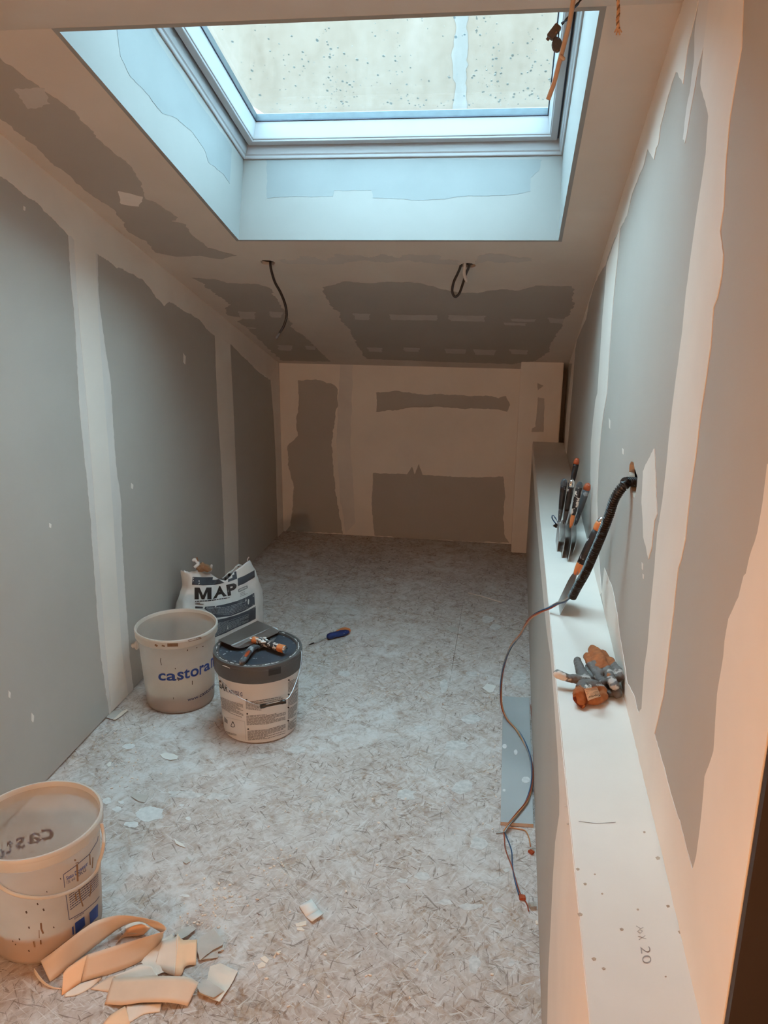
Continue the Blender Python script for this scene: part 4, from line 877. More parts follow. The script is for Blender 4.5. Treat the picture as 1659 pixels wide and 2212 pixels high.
bm = bmesh.new(); tubebm(bm, spline(hp2[:5], 4), [.0115]*5+[.0125]*5+[.012]*4+[.010, .0085, .007], 14, round_end=True); obj('grip', bm, M['grip_grey'], sc2, True)
bm = bmesh.new(); tubebm(bm, [Pk(648, 712, h2+.0175), Pk(680, 665, h2+.0195), Pk(705, 632, h2+.019)], [.006, .0065, .005], 10, round_end=True); obj('red_inlay', bm, M['rust'], sc2, True)
bm = bmesh.new(); slab(bm, [Pk(830, 560, h2+.003), Pk(1130, 410, h2+.001), Pk(1090, 470, h2+.001), Pk(850, 600, h2+.003)], .0012); obj('blade', bm, M['steel_dull'], sc2)

# knives standing on the ledge: blade edge along the ledge, leaning over to the wall
def ledge_knife(label, corner, yfar, htop, hfrac, parts, bm_='steel'):
    c = lpt(*corner, .0006); w = lpt(corner[0], yfar, .0006).y-c.y; P0 = Vector((c.x, c.y+w/2, LH+.0012)); top = ypt(*htop, P0.y)
    ax = top-P0; L = ax.length; H_ = L*hfrac; bl = L-H_
    t = wide_knife('taping_knife', label, P0, (0, 1, 0), ax, w, bl, [(a*H_, b*H_, r0, r1, mm, nn) for a, b, r0, r1, mm, nn in parts], bm_, .3); t['group'] = 'taping knives standing on the ledge'; return t
def blk(nk, gr, cm, r=.0105): return [(-.04, .28, .0045, .0075, nk, 'neck'), (.26, .86, .008, r, gr, 'grip'), (.85, .94, r+.0006, r-.0008, cm, 'end_cap')]
ledge_knife('farthest taping knife with red and white tip leaning on the wall', (1222, 1150), 1112, (1247, 990), .50, blk('grip_grey', 'grip', 'rust'))
ledge_knife('taping knife with smooth black handle, leftmost of the row on the ledge', (1203.6, 1191), 1169, (1219.5, 1034), .60, blk('grip_grey', 'grip', 'grip_grey'))
ledge_knife('taping knife with grey domed black handle, second from left on the ledge', (1213.7, 1205), 1159, (1236, 1036), .62, blk('grip_grey', 'grip', 'chrome'))
ledge_knife('plaster crusted black taping knife with orange neck, third from left on the ledge', (1226, 1213.6), 1168, (1253, 1043), .62, [(-.04, .26, .0045, .007, 'orange', 'neck'), (.25, .9, .008, .0105, 'grip_messy', 'grip'), (.9, .97, .0105, .009, 'grip_grey', 'end_cap')])
ledge_knife('taping knife with rust red tip and dusty grey handle leaning by the wall joint', (1236, 1200), 1150, (1271, 1044), .66, blk('grip_grey', 'grip_grey', 'rust', .0115))
ledge_knife('large taping knife with orange banded black handle leaning behind the corrugated conduit', (1210, 1329), 1299, (1301, 1122), .56,
   [(-.06, .16, .008, .0115, 'orange', 'neck'), (.13, .80, .0115, .0120, 'grip', 'grip'), (.79, .94, .0124, .0124, 'orange', 'orange_collar'), (.93, .985, .0115, .010, 'chrome', 'end_cap')])

# ------------------------------------------------------------------ corrugated conduit and its wires
cp = spline([RIGHT.hit(1368, 1042)+Vector((.02, 0, 0)), RIGHT.hit(1363, 1041)+Vector((-.010, 0, 0)), ypt(1350, 1047, 1.905), ypt(1338, 1060, 1.905), ypt(1326, 1081, 1.91), ypt(1318, 1106, 1.915), ypt(1309, 1131, 1.92), ypt(1296, 1164, 1.935), ypt(1280, 1202, 1.96), ypt(1264, 1238, 1.985), ypt(1247, 1268, 2.005), ypt(1236, 1289, 2.02)], 60)
# resample evenly for the ribs
ac = [0]
for a, b in zip(cp, cp[1:]): ac.append(ac[-1]+(b-a).length)
LT = ac[-1]; nr = int(LT/.0058); P = []; Rr = []; j = 0
for i in range(nr*4+1):
    d = LT*i/(nr*4)
    while j < len(ac)-2 and ac[j+1] < d: j += 1
    P.append(cp[j].lerp(cp[j+1], (d-ac[j])/max(1e-9, ac[j+1]-ac[j]))); Rr.append((.0120, .0120, .0092, .0092)[i % 4])
bm = bmesh.new(); tubebm(bm, P, Rr, 18); cd = obj('corrugated_conduit', bm, M['tube'], None, False)
tag(cd, 'black corrugated conduit bending out of the torn wall hole towards the ledge', 'conduit')
wp = [(1240, 1288, .80+.0), (1222, 1297, .770), (1205, 1303, .738), (1187, 1313, .716), (1168, 1321, .695), (1148, 1333, .655), (1136, 1350, .60), (1125, 1370, .53), (1105, 1395, .44), (1092, 1425, .34), (1085, 1455, .24), (1082, 1490, .14), (1084, 1525, .055), (1096, 1553, .022), (1118, 1578, .020), (1137, 1612, .020), (1148, 1650, .020), (1149, 1690, .020), (1138, 1730, .020), (1117, 1758, .020), (1098, 1782, .018), (1089, 1797, .010)]
cen = [P[-1]+(P[-1]-P[-2]).normalized()*-.02]+[fpt(x, y, z) for x, y, z in wp[1:]]
cen = spline(cen, 8); T_, F_ = frames(cen)
wt = thing('wire_bundle', 'twisted rust, blue and grey wires trailing from the conduit down to the floor', 'wires', fpt(1096, 1553, 0))
for k, mm in enumerate(('w_rust', 'w_blue', 'w_grey', 'w_orange')):
    pts = [c+(f[0]*cos(i*.10+k*pi/2)+f[1]*sin(i*.10+k*pi/2))*.0028 for i, (c, f) in enumerate(zip(cen, F_))]
    pts = [Vector((p.x, p.y, max(p.z, .002))) for p in pts]
    ext_ = {0: [(1090, 1815), (1092, 1835), (1105, 1870), (1114, 1900), (1124, 1930), (1138, 1952), (1142, 1968)], 1: [(1096, 1812), (1105, 1838), (1107, 1870), (1112, 1900), (1121, 1934)], 2: [(1082, 1799), (1072, 1800)], 3: [(1100, 1788), (1118, 1790), (1134, 1794), (1142, 1808), (1146, 1828)]}[k]
    pts = pts+spline([pts[-1]]+[fpt(x, y, .003) for x, y in ext_], 6)[1:]
    bm = bmesh.new(); tubebm(bm, pts, .0019, 6); obj('wire', bm, M[mm], wt, True)
def connector(px, rot, mm, sz=(.013, .016, .007)):
    c = fpt(*px, .0); bm = bmesh.new(); box(bm, (-sz[0]/2, -sz[1]/2, .0005), (sz[0]/2, sz[1]/2, sz[2]), bev=.0012)
    for k in (-1, 1): box(bm, (k*sz[0]*.25-.002, -sz[1]/2-.001, sz[2]-.003), (k*sz[0]*.25+.002, sz[1]*.3, sz[2]+.0012))
    bm.transform(Matrix.Translation(c) @ Matrix.Rotation(rot, 4, 'Z')); return obj('connector', bm, M[mm], wt)
connector((1128, 1941), .1, 'rust', (.017, .017, .008)); connector((1147, 1843), .8, 'rust', (.012, .016, .008)); connector((1150, 1960), .3, 'clear', (.018, .018, .010))

# wire loop in the ledge hole
lw_ = thing('wire_loop', 'thin blue and black wires looping out of the hole in the ledge', 'wires', lpt(1209, 1136, 0))
for k, mm in enumerate(('w_blue', 'w_black', 'w_blue')):
    tube('wire', [lpt(1207+k, 1137, -.02), lpt(1205+k, 1130, .012), lpt(1200-k, 1118, .03), lpt(1193+k*1.5, 1113, .036), lpt(1192+k, 1120, .030), lpt(1201+k, 1133, .008), lpt(1206, 1138, -.02)], .0009, M[mm], lw_, 6)

# ------------------------------------------------------------------ gloves
def glove(name, label, chains, zones, cuff=None, vox=.0018):
    t = thing(name, label, 'glove', chains[0][0][0]); bm = bmesh.new()
    for ch in chains:
        P = spline([c[0] for c in ch], 5); rs = [c[1] for c in ch]; R_ = []
        for i in range(len(ch)-1): R_ += [rs[i]+(rs[i+1]-rs[i])*k/5 for k in range(5)]
        R_.append(rs[-1]); tubebm(bm, P, R_, 12, round_end=True, flat=.9)
    o = obj('hand', bm, None, t)
    md = o.modifiers.new('r', 'REMESH'); md.mode = 'VOXEL'; md.voxel_size = vox
    ms = o.modifiers.new('s', 'SMOOTH'); ms.iterations = 3; ms.factor = .6
    me = evaluated(o); o.modifiers.clear(); o.data = me; off = woff(o)
    for v in me.vertices:
        w = v.co+off; k = noise.noise(w*55)*.0016+noise.noise(w*160)*.0012; v.co += v.normal*k; 
        if (v.co+off).z < LH+.0008: v.co.z = LH+.0008-off.z
    me.materials.clear()
    for q in ('glove', 'knit', 'glove_painted', 'knit_dark'): me.materials.append(M[q])
    for p in me.polygons:
        w = p.center+off; p.use_smooth = True; best = min(zones, key=lambda z: (w-z[0]).length-z[1]); p.material_index = best[2]
    return t
GP = lambda x, y, h: lpt(x/8.73+1180, y/8.73+1380, h)
ch = [[(GP(700, 900, .022), .017), (GP(900, 900, .024), .016), (GP(1050, 960, .02), .012)],
      [(GP(760, 800, .024), .013), (GP(560, 760, .024), .0105), (GP(380, 730, .026), .0105), (GP(220, 670, .030), .0115)],
      [(GP(760, 780, .020), .015), (GP(660, 620, .022), .0125), (GP(600, 470, .024), .0105), (GP(585, 410, .026), .010)],
      [(GP(850, 760, .016), .014), (GP(820, 620, .014), .012), (GP(800, 520, .012), .010)],
      [(GP(620, 1030, .024), .015), (GP(720, 960, .024), .016)], [(GP(800, 1130, .014), .0135), (GP(950, 1130, .014), .0135), (GP(1080, 1080, .012), .011)],
      [(GP(660, 1160, .014), .013), (GP(640, 1060, .020), .016)]]
zA = [(GP(600, 700, .02), .055, 0), (GP(640, 500, .02), .02, 0), (GP(250, 680, .035), .030, 2), (GP(400, 740, .036), .016, 2), (GP(760, 850, .045), .012, 2), (GP(950, 930, .045), .012, 2), (GP(850, 780, .02), .02, 0), (GP(600, 1090, .02), .024, 1), (GP(860, 1210, .006), .022, 1), (GP(1040, 1180, .008), .014, 1), (GP(900, 1010, .045), .018, 0), (GP(500, 850, .005), .008, 3), (GP(300, 790, .008), .004, 3)]
gA = glove('work_glove', 'grey work glove with white stained thumb, rust cuff and tan tag', ch, zA); gA['group'] = 'pair of work gloves on the ledge'
# cuff mouth: open dark ring
co_ = [GP(500, 1060, .030), GP(560, 900, .034), GP(680, 930, .038), GP(770, 1080, .028), GP(760, 1240, .012), GP(690, 1315, .006), GP(600, 1260, .008), GP(510, 1150, .018)]
ci_ = [p+(GP(640, 1150, .012)-p)*.72+Vector((0, .012, -.004)) for p in co_]
bm = bmesh.new(); n8 = len(co_)
A_ = spline(co_+[co_[0]], 4)[:-1]; B_2 = spline(ci_+[ci_[0]], 4)[:-1]; va = [bm.verts.new(p) for p in A_]; vb = [bm.verts.new(p) for p in B_2]; vc = [bm.verts.new(p+(GP(800, 1000, .02)-p)*.22) for p in A_]
for i in range(len(va)):
    j = (i+1) % len(va); bm.faces.new((va[i], va[j], vb[j], vb[i])); bm.faces.new((va[j], va[i], vc[i], vc[j]))
bm.faces.new(vb)
for f in bm.faces: pass
cf = obj('cuff', bm, M['knit'], gA, True); cf.data.materials.append(M['knit_dark'])
for p in cf.data.polygons:
    c = p.center+woff(cf); 
    if (c-GP(640, 1150, .012)).length < .021: p.material_index = 1
tg = sheet('tag', [GP(715, 945, .046), GP(790, 930, .050), GP(960, 915, .050)], [GP(785, 1170, .024), GP(880, 1130, .026), GP(1030, 1085, .024)], M['tagm'], gA, 4, 4, .0005)
tgv = bvh_of(tg); OG = dict(s=8.73, o=(1180, 1380))
vs, fs = text2d('Kaprior', .01); vs = [Vector((v.x, v.y)) for v in vs]
decal(tg, tgv, [warp(vs, fs, [(1008, 1045), (900, 1055), (790, 1085)], [(1012, 1085), (905, 1098), (795, 1130)], .72, 8)]+stroke([(765, 1050), (1000, 1025)], 4, n=3)+bars([(980, 1015), (880, 1020)], [(975, 975), (880, 985)], 2, rr, .3)+bars([(960, 960), (750, 1000)], [(950, 925), (745, 950)], 3, rr, .3)+stroke([(775, 1020), (790, 1018), (785, 1035)], 6, n=1), M['black_ink'], 'tag_lettering', .0006, **OG)
ch = [[(GP(862, 165, .026), .008), (GP(880, 215, .032), .013), (GP(950, 310, .038), .017), (GP(1010, 430, .040), .017), (GP(1070, 560, .036), .015)],
      [(GP(1040, 300, .030), .014), (GP(1110, 400, .032), .014), (GP(1125, 500, .032), .014)],
      [(GP(770, 330, .028), .010), (GP(860, 500, .030), .0105), (GP(970, 690, .030), .010), (GP(1060, 830, .028), .0095)],
      [(GP(900, 420, .036), .012), (GP(980, 560, .036), .0105), (GP(1020, 650, .034), .009)],
      [(GP(1110, 520, .036), .0115), (GP(1180, 680, .038), .0105), (GP(1250, 820, .036), .0115), (GP(1290, 890, .034), .0105)],
      [(GP(1190, 400, .034), .010), (GP(1275, 520, .038), .0105), (GP(1350, 640, .040), .0125), (GP(1375, 715, .038), .012)],
      [(GP(1200, 800, .012), .012), (GP(1290, 950, .012), .012), (GP(1340, 1030, .012), .0115)], [(GP(1080, 960, .010), .009), (GP(1190, 1030, .010), .009)]]
zB = [(GP(950, 280, .045), .034, 1), (GP(1120, 430, .048), .018, 1), (GP(1140, 640, .048), .010, 1), (GP(990, 590, .050), .010, 1), (GP(900, 430, .050), .006, 1), (GP(760, 380, .02), .014, 0), (GP(900, 620, .02), .022, 0), (GP(1060, 820, .02), .02, 0), (GP(1220, 760, .03), .022, 0), (GP(1330, 650, .03), .028, 0), (GP(1190, 420, .03), .012, 0), (GP(1300, 980, .01), .02, 0), (GP(860, 350, .046), .003, 2)]
gB = glove('work_glove', 'rust backed work glove with grey fingertips lying against the wall, right of the pair', ch, zB); gB['group'] = 'pair of work gloves on the ledge'

# ------------------------------------------------------------------ screwdriver
a, b = fpt(672, 1391, .008), fpt(709, 1376, .011); c, d_ = fpt(712, 1374.5, .0165), fpt(749, 1363.5, .0175)
sd = thing('screwdriver', 'blue and orange handled screwdriver lying on the floor behind the pail', 'screwdriver', fpt(712, 1376))
bm = bmesh.new(); tubebm(bm, [a.lerp(b, k/5) for k in range(6)], .0026, 8); obj('shaft', bm, M['wire'], sd, True)
bm = bmesh.new(); tubebm(bm, [fpt(667, 1393, .008), a, a.lerp(b, .16)], [.0012, .003, .003], 8); obj('tip', bm, M['w_black'], sd)
bm = bmesh.new(); tubebm(bm, [b.lerp(c, -.4), b.lerp(c, .6), c], [.006, .0085, .010], 12); obj('collar', bm, M['paper_white'], sd, True)
hs = [c.lerp(d_, k/10) for k in range(11)]
bm = bmesh.new(); tubebm(bm, hs, [.0150, .0165, .0150, .0145, .0150, .0165, .0175, .018, .018, .017, .014], 16, round_end=True); obj('handle', bm, M['blue_plastic'], sd, True)
bm = bmesh.new(); up = Vector((-.1, .4, .8)).normalized(); tubebm(bm, [hs[4].lerp(hs[5], .5)+up*.0065, hs[7]+up*.0080, hs[9]+up*.0070, hs[10]+up*.001+(d_-c).normalized()*.008], [.011, .0142, .0148, .0125], 12, round_end=True); obj('orange_inlay', bm, M['orange'], sd, True)

# ------------------------------------------------------------------ board offcut by the partition, strip left in its gap
oc = thing('board_offcut', 'long grey plasterboard offcut lying on the floor along the partition', 'board', fpt(1115, 1650))
q = [fpt(1081, 1783, 0), fpt(1154, 1788, 0), fpt(1143, 1513, 0), fpt(1086, 1510, 0)]; q[1].x = min(q[1].x, PX-.006); q[2].x = min(q[2].x, PX-.008)
bm = bmesh.new(); lo = [bm.verts.new(p+Vector((0, 0, .0006))) for p in q]; hi = [bm.verts.new(p+Vector((0, 0, .0125))) for p in q]; bm.faces.new(hi); bm.faces.new(lo[::-1])
for i in range(4): f = bm.faces.new((lo[i], lo[(i+1) % 4], hi[(i+1) % 4], hi[i])); f.material_index = 1
obj('board', bm, None, oc, mats=[M['offcut'], M['tan_edge']])
OT = Plane((0, 0, .0127), (1, 0, 0), (0, 1, 0), (0, 0, 1))
for x, y, rx, ry in ((1136, 1685, 10, 7), (1114, 1625, 4, 6), (1090, 1612, 5, 5), (1089, 1707, 3, 3)):
    patch(oc, OT, [(x+rx*cos(k*pi/5), y+ry*sin(k*pi/5)) for k in range(10)], M['splash'], .0005, .002, .004, 'plaster_splash')
ss = sheet('red_strip', [fpt(1145.5, 1522, .004), fpt(1147.5, 1545, .004), fpt(1149.5, 1572, .004)], [fpt(1149, 1522, .008), fpt(1151, 1545, .008), fpt(1152, 1572, .008)], M['rust'], None, 3, 1, .001)
tag(ss, 'thin red strip wedged between offcut and partition', 'strip')

# ------------------------------------------------------------------ torn tape and paper
QP = lambda x, y, z: fpt(x/3.456+50, y/3.456+1960, z)
def tape(label, A, B, m='paper', n=6, arch=0, th=.0006):
    o = sheet('paper_tape', [QP(*p) for p in A], [QP(*p) for p in B], M[m], None, n, 5, th, arch); tag(o, label, 'tape', 'torn joint tape heaped by the front bucket'); return o
tape('long tape strip standing on edge and looping back over the heap', [(130, 400, .030), (240, 320, .052), (350, 235, .066), (450, 160, .070), (550, 100, .068), (700, 60, .062), (850, 70, .056), (1000, 105, .052), (1066, 150, .047), (1056, 178, .046), (980, 200, .048), (900, 225, .050), (700, 283, .050), (590, 318, .048), (480, 352, .045)],
     [(200, 558, .001), (275, 500, .005), (350, 432, .010), (430, 375, .013), (500, 320, .015), (625, 222, .015), (750, 138, .017), (870, 105, .022), (965, 150, .028), (1040, 200, .020), (1040, 235, .008), (1000, 290, .004), (880, 400, .002), (700, 480, .0015), (430, 562, .0015)])
tape('warm-lit tape end folded forward at the left of the heap', [(300, 490, .030), (330, 455, .034), (400, 405, .040), (480, 352, .044)], [(288, 655, .001), (320, 640, .002), (365, 608, .003), (430, 562, .004)], 'paper_warm_lit')
tape('white tape edge curling out under the heap on its left', [(80, 452, .016), (150, 545, .012), (215, 590, .006), (292, 604, .002)], [(80, 488, .001), (130, 555, .001), (200, 598, .001), (292, 613, .001)], 'paper_light')
tape('pale tape end lying flat under the long loop, nearest the front', [(310, 645, .003), (420, 575, .006), (500, 548, .008), (580, 524, .010)], [(310, 668, .001), (400, 656, .001), (500, 604, .001), (590, 528, .002)], 'paper_light')
tape('broad cream tape strip arching over the lower right of the heap', [(668, 530, .014), (800, 520, .024), (950, 516, .032), (1100, 513, .036), (1225, 520, .033), (1312, 560, .026)], [(608, 722, .002), (740, 730, .008), (880, 712, .014), (1020, 709, .016), (1130, 716, .012), (1228, 736, .004)])
tape('pale tape strip lying under the arching strip, at the middle', [(672, 512, .012), (780, 470, .012), (885, 425, .012), (960, 440, .012)], [(700, 545, .006), (800, 540, .006), (900, 530, .006), (1010, 515, .006)], 'paper_light')
tape('torn cream tape piece below the arching strip', [(772, 725, .006), (860, 724, .009), (950, 722, .010), (1035, 716, .008)], [(765, 835, .001), (795, 860, .001), (900, 800, .001), (1020, 782, .001)], 'paper_light')
tape('warm-lit tape end at the bottom edge of the heap', [(765, 735, .006), (700, 772, .006), (640, 815, .006), (598, 868, .004)], [(800, 862, .001), (770, 890, .001), (720, 930, .001), (660, 960, .001)], 'paper_warm_lit')
tape('thin cream tape behind the front strips, half hidden', [(520, 600, .004), (580, 560, .006), (640, 520, .008), (690, 505, .010)], [(500, 612, .001), (560, 620, .001), (650, 632, .001), (690, 600, .002)], 'paper')
tape('brown tape piece inside the loop', [(720, 232, .016), (800, 150, .020), (880, 125, .022), (955, 150, .018)], [(690, 275, .002), (750, 225, .003), (850, 215, .004), (900, 205, .004)], 'paper_warm_lit')
# folded paper pieces
tape('folded pale paper piece standing right of the loop', [(1035, 250, .012), (1080, 240, .018), (1130, 225, .026), (1160, 200, .034)], [(968, 482, .001), (1020, 468, .004), (1070, 490, .008), (1130, 512, .010)], 'paper_light', 5)
tape('warm-lit folded paper ridge right of the loop', [(1150, 195, .034), (1185, 238, .026), (1240, 242, .022), (1300, 240, .016)], [(1130, 512, .010), (1180, 505, .008), (1215, 440, .006), (1290, 430, .003)], 'paper_warm_lit', 5)
def sp(label, pts, m='paper_grey', z=.001, seed=0, cr=.003, grp='torn paper scraps', tilt=(0, 0), Q=None, nm='paper_scrap'):
    pts = [(x/3.456+50, y/3.456+1960) for x, y in pts] if Q is None else pts
    o = scrap(nm, pts, z, M[m], None, .0009, .0012, cr, seed, tilt); tag(o, label, 'paper scrap', grp); return o
sp('grey paper scrap with pointed corner at the right of the heap', [(1310, 240), (1420, 168), (1500, 255), (1490, 290), (1420, 320), (1320, 400), (1300, 330)], z=.008, seed=3)
sp('grey paper scrap under the pointed one, right of the heap', [(1330, 330), (1505, 285), (1500, 325), (1455, 335), (1455, 378), (1310, 402)], z=.003, seed=4)
sp('small grey paper scrap at the back of the heap', [(1125, 190), (1200, 160), (1270, 138), (1295, 165), (1240, 215), (1180, 242)], z=.006, seed=5)
sp('square cream paper piece right of the heap', [(1395, 440), (1470, 425), (1608, 482), (1530, 622), (1465, 716), (1390, 680), (1310, 645), (1370, 560)], 'paper_light', .004, 6)
sp('grey paper layer lying on the square piece', [(1300, 600), (1340, 540), (1385, 545), (1500, 628), (1420, 680), (1320, 640)], 'paper_grey', .010, 7)
sp('flat pale paper sheet under the middle of the heap', [(880, 420), (960, 300), (1110, 200), (1180, 300), (1120, 470), (1000, 510)], 'paper_light', .002, 8)
sp('crumpled pale paper inside the loop at the back', [(760, 150), (830, 108), (900, 110), (940, 160), (860, 200), (780, 210)], 'paper_light', .006, 9)
fp = lambda L: L
G = 'loose scraps on the open floor'
def fs_(label, pts, m='paper_white', z=.001, seed=0, cr=.002, tilt=(0, 0), nm='paper_scrap'): return sp(label, pts, m, z, seed, cr, G, tilt, 1, nm)
fs_('oval white scrap between the two rear buckets and the front one', [(346, 1631), (355, 1627), (375, 1629), (384, 1634), (383, 1641), (368, 1643), (352, 1638)], 'paper_white', .001, 21)
fs_('rectangular pale scrap right of the front bucket rim', [(282, 1721), (289, 1714), (323, 1719), (312, 1734), (300, 1732)], 'paper_grey', .002, 22)
fs_('thin white curled scrap right of the front bucket', [(375, 1811), (383, 1818), (395, 1823), (401, 1831), (388, 1827), (380, 1823)], 'paper_white', .002, 23)
fs_('tiny white flake near the left wall', [(230, 1652), (236, 1647), (241, 1647), (240, 1655), (234, 1657)], 'paper_white', .001, 24)
fs_('square pale scrap at the foot of the partition', [(1042, 1487), (1052, 1477), (1072, 1482), (1066, 1495), (1056, 1497)], 'paper_white', .001, 25)
fs_('pale flat scrap on the far floor near the middle', [(962, 1358), (975, 1354), (990, 1357), (988, 1364), (976, 1367)], 'paper_grey', .001, 26)
fs_('small grey triangle of paper right of the front bucket handle', [(395, 1862), (403, 1852), (413, 1861), (402, 1867)], 'paper_grey', .002, 27)
fs_('grey board flake at the left wall foot', [(228, 1550), (238, 1537), (262, 1535), (276, 1537), (262, 1548), (244, 1555)], 'paper_grey', .003, 28)
fs_('pale strip of paper beside the left wall', [(262, 1538), (275, 1532), (276, 1536), (250, 1555), (244, 1556)], 'paper_light', .006, 29)
# folded card in the open floor
fc = thing('folded_card', 'cream folded card standing open on the middle of the floor', 'card', fpt(670, 1972))
c1, c2, c3, c4 = fpt(646, 1957, .004), fpt(673, 1942, .012), fpt(689, 1965, .002), fpt(661, 1981, .001)
c5, c6, c7 = fpt(700, 1973, .012), fpt(674, 1991, .008), None
for A, B in (([c1, c4], [c2, c3]), ([c4, c6], [c3, c5])):
    sheet('card_panel', [A[0], A[0].lerp(A[1], .5), A[1]], [B[0], B[0].lerp(B[1], .5), B[1]], M['paper_white'], fc, 2, 2, .0012)
def chip(label, pts, z=.004, seed=0):
    o = scrap('gypsum_chip', pts, .0008, M['gypsum'], None, z, .0008, .0008, seed); tag(o, label, 'plaster chip', 'gypsum chips on the floor'); return o
chip('long gypsum chip just below the folded card', [(638, 1995), (650, 1992), (662, 1989), (662, 1999), (652, 2001), (640, 2001)], .006, 31)
chip('short gypsum chip below the long one', [(641, 2005), (650, 2002), (658, 2008), (657, 2011), (642, 2009)], .006, 32)
chip('round gypsum chip lower left of the folded card', [(556, 2085), (566, 2078), (574, 2082), (573, 2088), (558, 2092)], .010, 33)
chip('angular gypsum chip touching the round one', [(562, 2070), (572, 2065), (581, 2073), (577, 2080), (568, 2075)], .008, 34)
chip('curved gypsum chip right of the angular one', [(590, 2068), (596, 2057), (606, 2053), (607, 2057), (598, 2060), (594, 2070)], .005, 35)
chip('gypsum chip at the partition foot by the clear connector', [(1156, 1990), (1161, 1988), (1163, 1996), (1158, 1997)], .008, 36)
# thin batten strip on the far floor
bt = sheet('wood_strip', [fpt(1012, 1282, .003), fpt(1040, 1289, .003), fpt(1082, 1302, .003)], [fpt(1010, 1280, .006), fpt(1043, 1288, .006), fpt(1085, 1301, .006)], M['paper_light'], None, 3, 1, .004)
tag(bt, 'thin pale strip lying on the far floor near the partition', 'strip')
for x, y, l in ((604, 1538, 0),): pass

# ------------------------------------------------------------------ cables from the lamp holes
hY = SLOPE.at(*SLOPE.px(579, 567.5)).y
ca = thing('ceiling_cable', 'single black cable dangling in a bend from the left ceiling hole', 'cable', SLOPE.hit(581, 568), group='cables hanging from the ceiling holes')
P = [SLOPE.at(*SLOPE.px(583, 567), -.05)]+[ypt(x, y, hY) for x, y in ((584, 570), (587, 588), (594, 610), (606, 632), (616, 658), (619, 682), (613, 704), (604, 719))]
tube('cable', P, .0052, M['w_black'], ca, 10); tube('cut_end', [ypt(604, 719, hY), ypt(600, 726, hY), ypt(596, 731, hY)], .0050, M['terminal'], ca, 10)
hY = SLOPE.at(*SLOPE.px(1011, 573.5)).y
cb = thing('ceiling_cable', 'black cable loop hanging from the right ceiling hole', 'cable', SLOPE.hit(1008, 572), group='cables hanging from the ceiling holes')
tube('cable', [SLOPE.at(*SLOPE.px(998, 570), -.05)]+[ypt(x, y, hY) for x, y in ((995, 574), (989, 590), (980, 610), (977, 630), (983, 641), (992, 634), (1000, 612), (1007, 590), (1013, 575))]+[SLOPE.at(*SLOPE.px(1014, 570), -.05)], .0050, M['w_black'], cb, 10)
tube('pale_strap', [SLOPE.at(*SLOPE.px(1004, 571), -.04)]+[ypt(x, y, hY-.008) for x, y in ((1004, 576), (1003, 590), (1006, 604), (1008, 610))], [.006]*25+[.005, .004, .003, .003, .003, .003, .003, .0025], M['paper_grey'], cb, 8)

# ------------------------------------------------------------------ things hanging from the flat ceiling near the skylight
st = thing('cable_sheath', 'beige flexible sheath hanging in front of the skylight at its right side', 'sheath', FLAT.hit(1262, -120))
P = [FLAT.hit(1258, -120), ypt(1247, -60, 1.62), ypt(1239, -5, 1.62), ypt(1231, 45, 1.62), ypt(1220, 90, 1.62), ypt(1208, 135, 1.62), ypt(1198, 175, 1.62), ypt(1184, 215, 1.62)]
tube('sheath', P, .0042, M['wood'], st, 10)
tube('knot', [ypt(1211, 122, 1.615), ypt(1217, 127, 1.615)], [.0035]*9, M['wood'], st, 8, round_end=True)
tb = thing('terminal_block', 'dark terminal block and disc on a blue and black twisted wire before the skylight', 'connector', FLAT.hit(1275, -110))
for k, mm in enumerate(('w_black', 'w_blue')):
    P = spline([FLAT.hit(1285, -110), ypt(1268, -30, 1.66), ypt(1254, 0, 1.66), ypt(1240, 18, 1.66), ypt(1226, 40, 1.66), ypt(1213, 52, 1.66)], 8); T_, F_ = frames(P)
    bm = bmesh.new(); tubebm(bm, [c+(f[0]*cos(i*.5+k*pi)+f[1]*sin(i*.5+k*pi))*.0013 for i, (c, f) in enumerate(zip(P, F_))], .0014, 6); obj('wire', bm, M[mm], tb, True)
tube('wire', [ypt(1209, 58, 1.66), ypt(1207, 70, 1.66), ypt(1206, 84, 1.66)], .0013, M['w_blue'], tb, 6)
c0, c1_ = ypt(1207, 56, 1.66), ypt(1187, 82, 1.66); ax = (c1_-c0).normalized(); sd_ = ax.cross(Vector((0, 1, 0))).normalized(); bm = bmesh.new(); box(bm, (-.0065, -.008, 0), (.0065, .008, (c1_-c0).length), bev=.001)
for k in range(4): box(bm, (-.003, -.0098, .004+k*.0075), (.003, -.007, .0085+k*.0075))
bm.transform(Matrix((( sd_.x, 0, ax.x, c0.x), (sd_.y, 1, ax.y, c0.y), (sd_.z, 0, ax.z, c0.z), (0, 0, 0, 1)))); obj('block', bm, M['terminal'], tb)
bm = bmesh.new(); bmesh.ops.create_cone(bm, cap_ends=True, segments=16, radius1=.0115, radius2=.0115, depth=.004, matrix=Matrix.Translation(ypt(1203, 97, 1.67)) @ Matrix.Rotation(radians(68), 4, 'X') @ Matrix.Rotation(radians(20), 4, 'Y') @ Matrix.Diagonal((.85, 1.25, 1, 1))); obj('disc', bm, M['terminal'], tb)
rp = thing('twisted_rope', 'short frayed twisted cord hanging at the right of the skylight', 'cord', FLAT.hit(1335, -60))
for k in range(3):
    P = spline([FLAT.hit(1334, -60), ypt(1335, 0, 1.68), ypt(1336, 25, 1.68), ypt(1334, 45, 1.68), ypt(1336, 62, 1.68)], 10); T_, F_ = frames(P)
    bm = bmesh.new(); tubebm(bm, [c+(f[0]*cos(i*.75+k*2.1)+f[1]*sin(i*.75+k*2.1))*.0018 for i, (c, f) in enumerate(zip(P, F_))], .0015, 6); obj('strand', bm, M['rope' if k else 'smear'], rp, True)
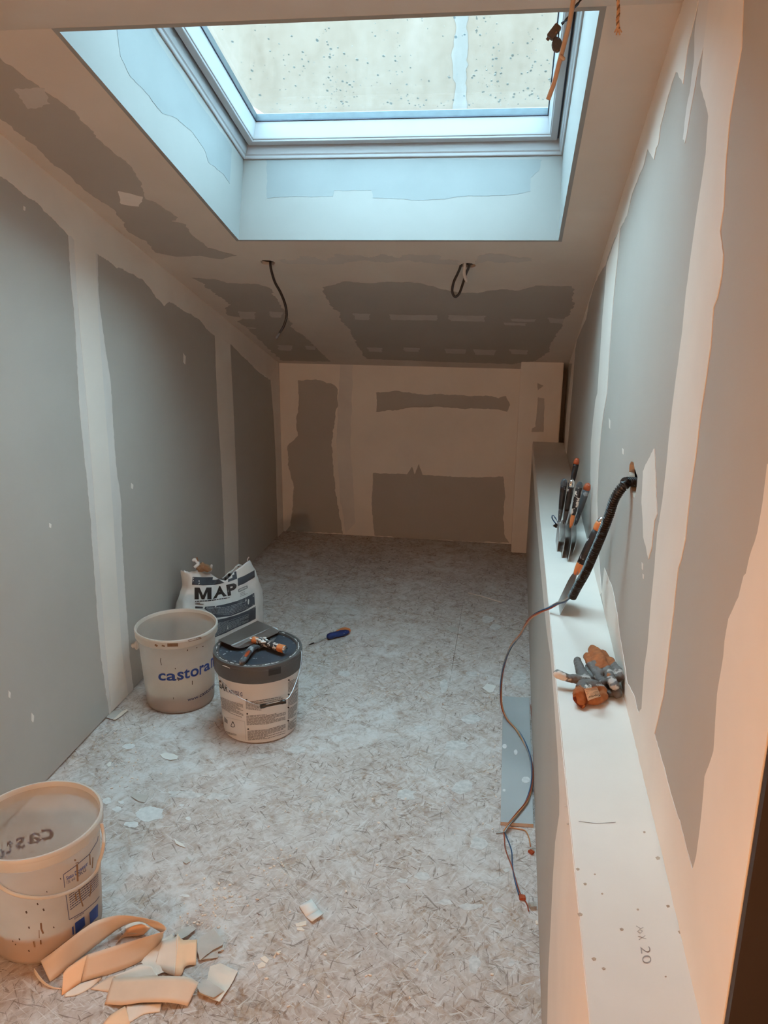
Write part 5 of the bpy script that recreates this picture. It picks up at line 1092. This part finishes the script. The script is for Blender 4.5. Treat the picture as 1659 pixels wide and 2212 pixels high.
for k in range(5):
    e = ypt(1327+k*4, 70+(k % 2)*6, 1.68); tube('frayed_end', [ypt(1335, 56, 1.68), e.lerp(ypt(1335, 56, 1.68), .4), e], [.0012]*17, M['rope'], rp, 5)

# ------------------------------------------------------------------ pencil marks and chips on the ledge
for px, ch_, q in (('2', '2', [(1383, 2045), (1385, 2060), (1406, 2059), (1404, 2044)]), ('0', '0', [(1386, 2065), (1389, 2082), (1408, 2080), (1405, 2062)])):
    vs, fs = text2d(ch_, -.012); x0, x1 = min(v.x for v in vs), max(v.x for v in vs); y1 = max(v.y for v in vs); bl, br, tr_, tl = [Vector(p) for p in q]
    V = [bl.lerp(br, (v.x-x0)/(x1-x0)).lerp(tl.lerp(tr_, (v.x-x0)/(x1-x0)), v.y/y1) for v in vs]
    fromdata('pencil_mark', [lpt(v.x, v.y, .0004) for v in V], fs, M['pencil'], lt)
V, Fk = [], []
for L in ([(1374, 2000), (1384, 2006), (1390, 2003)], [(1377, 2012), (1383, 2016), (1388, 2011), (1382, 2008), (1377, 2012)], [(1378, 2022), (1396, 2028)], [(1380, 2030), (1394, 2021)], [(1250, 1774), (1290, 1779), (1330, 1776)]):
    for vs, fs in stroke(L, 1.1, n=3):
        k = len(V); V += [lpt(v.x, v.y, .0004) for v in vs]; Fk += [tuple(k+i for i in f) for f in fs]
fromdata('pencil_mark', V, Fk, M['pencil'], lt)
for x, y, r in ((1248, 1878, 3), (1264, 1910, 3), (1253, 1976, 4), (1283, 2072, 4), (1421, 1854, 4), (1443, 1958, 3), (1470, 2014, 4), (1343, 2008, 3), (1479, 2040, 3), (1486, 2075, 2), (1461, 1970, 2), (1285, 1889, 2), (1304, 2093, 3), (1223, 1742, 2), (1301, 1931, 2), (1392, 1798, 2), (1378, 1965, 2), (1490, 2090, 2), (1227, 1780, 2), (1438, 2110, 2)):
    patch(lt, LEDGE, [(x-r*1.4, y-r*.5), (x, y-r), (x+r*1.3, y-r*.3), (x+r, y+r*.6), (x-r*.5, y+r*.8)], M['pit'], .0005, .0008, .003, 'chipped_spot')
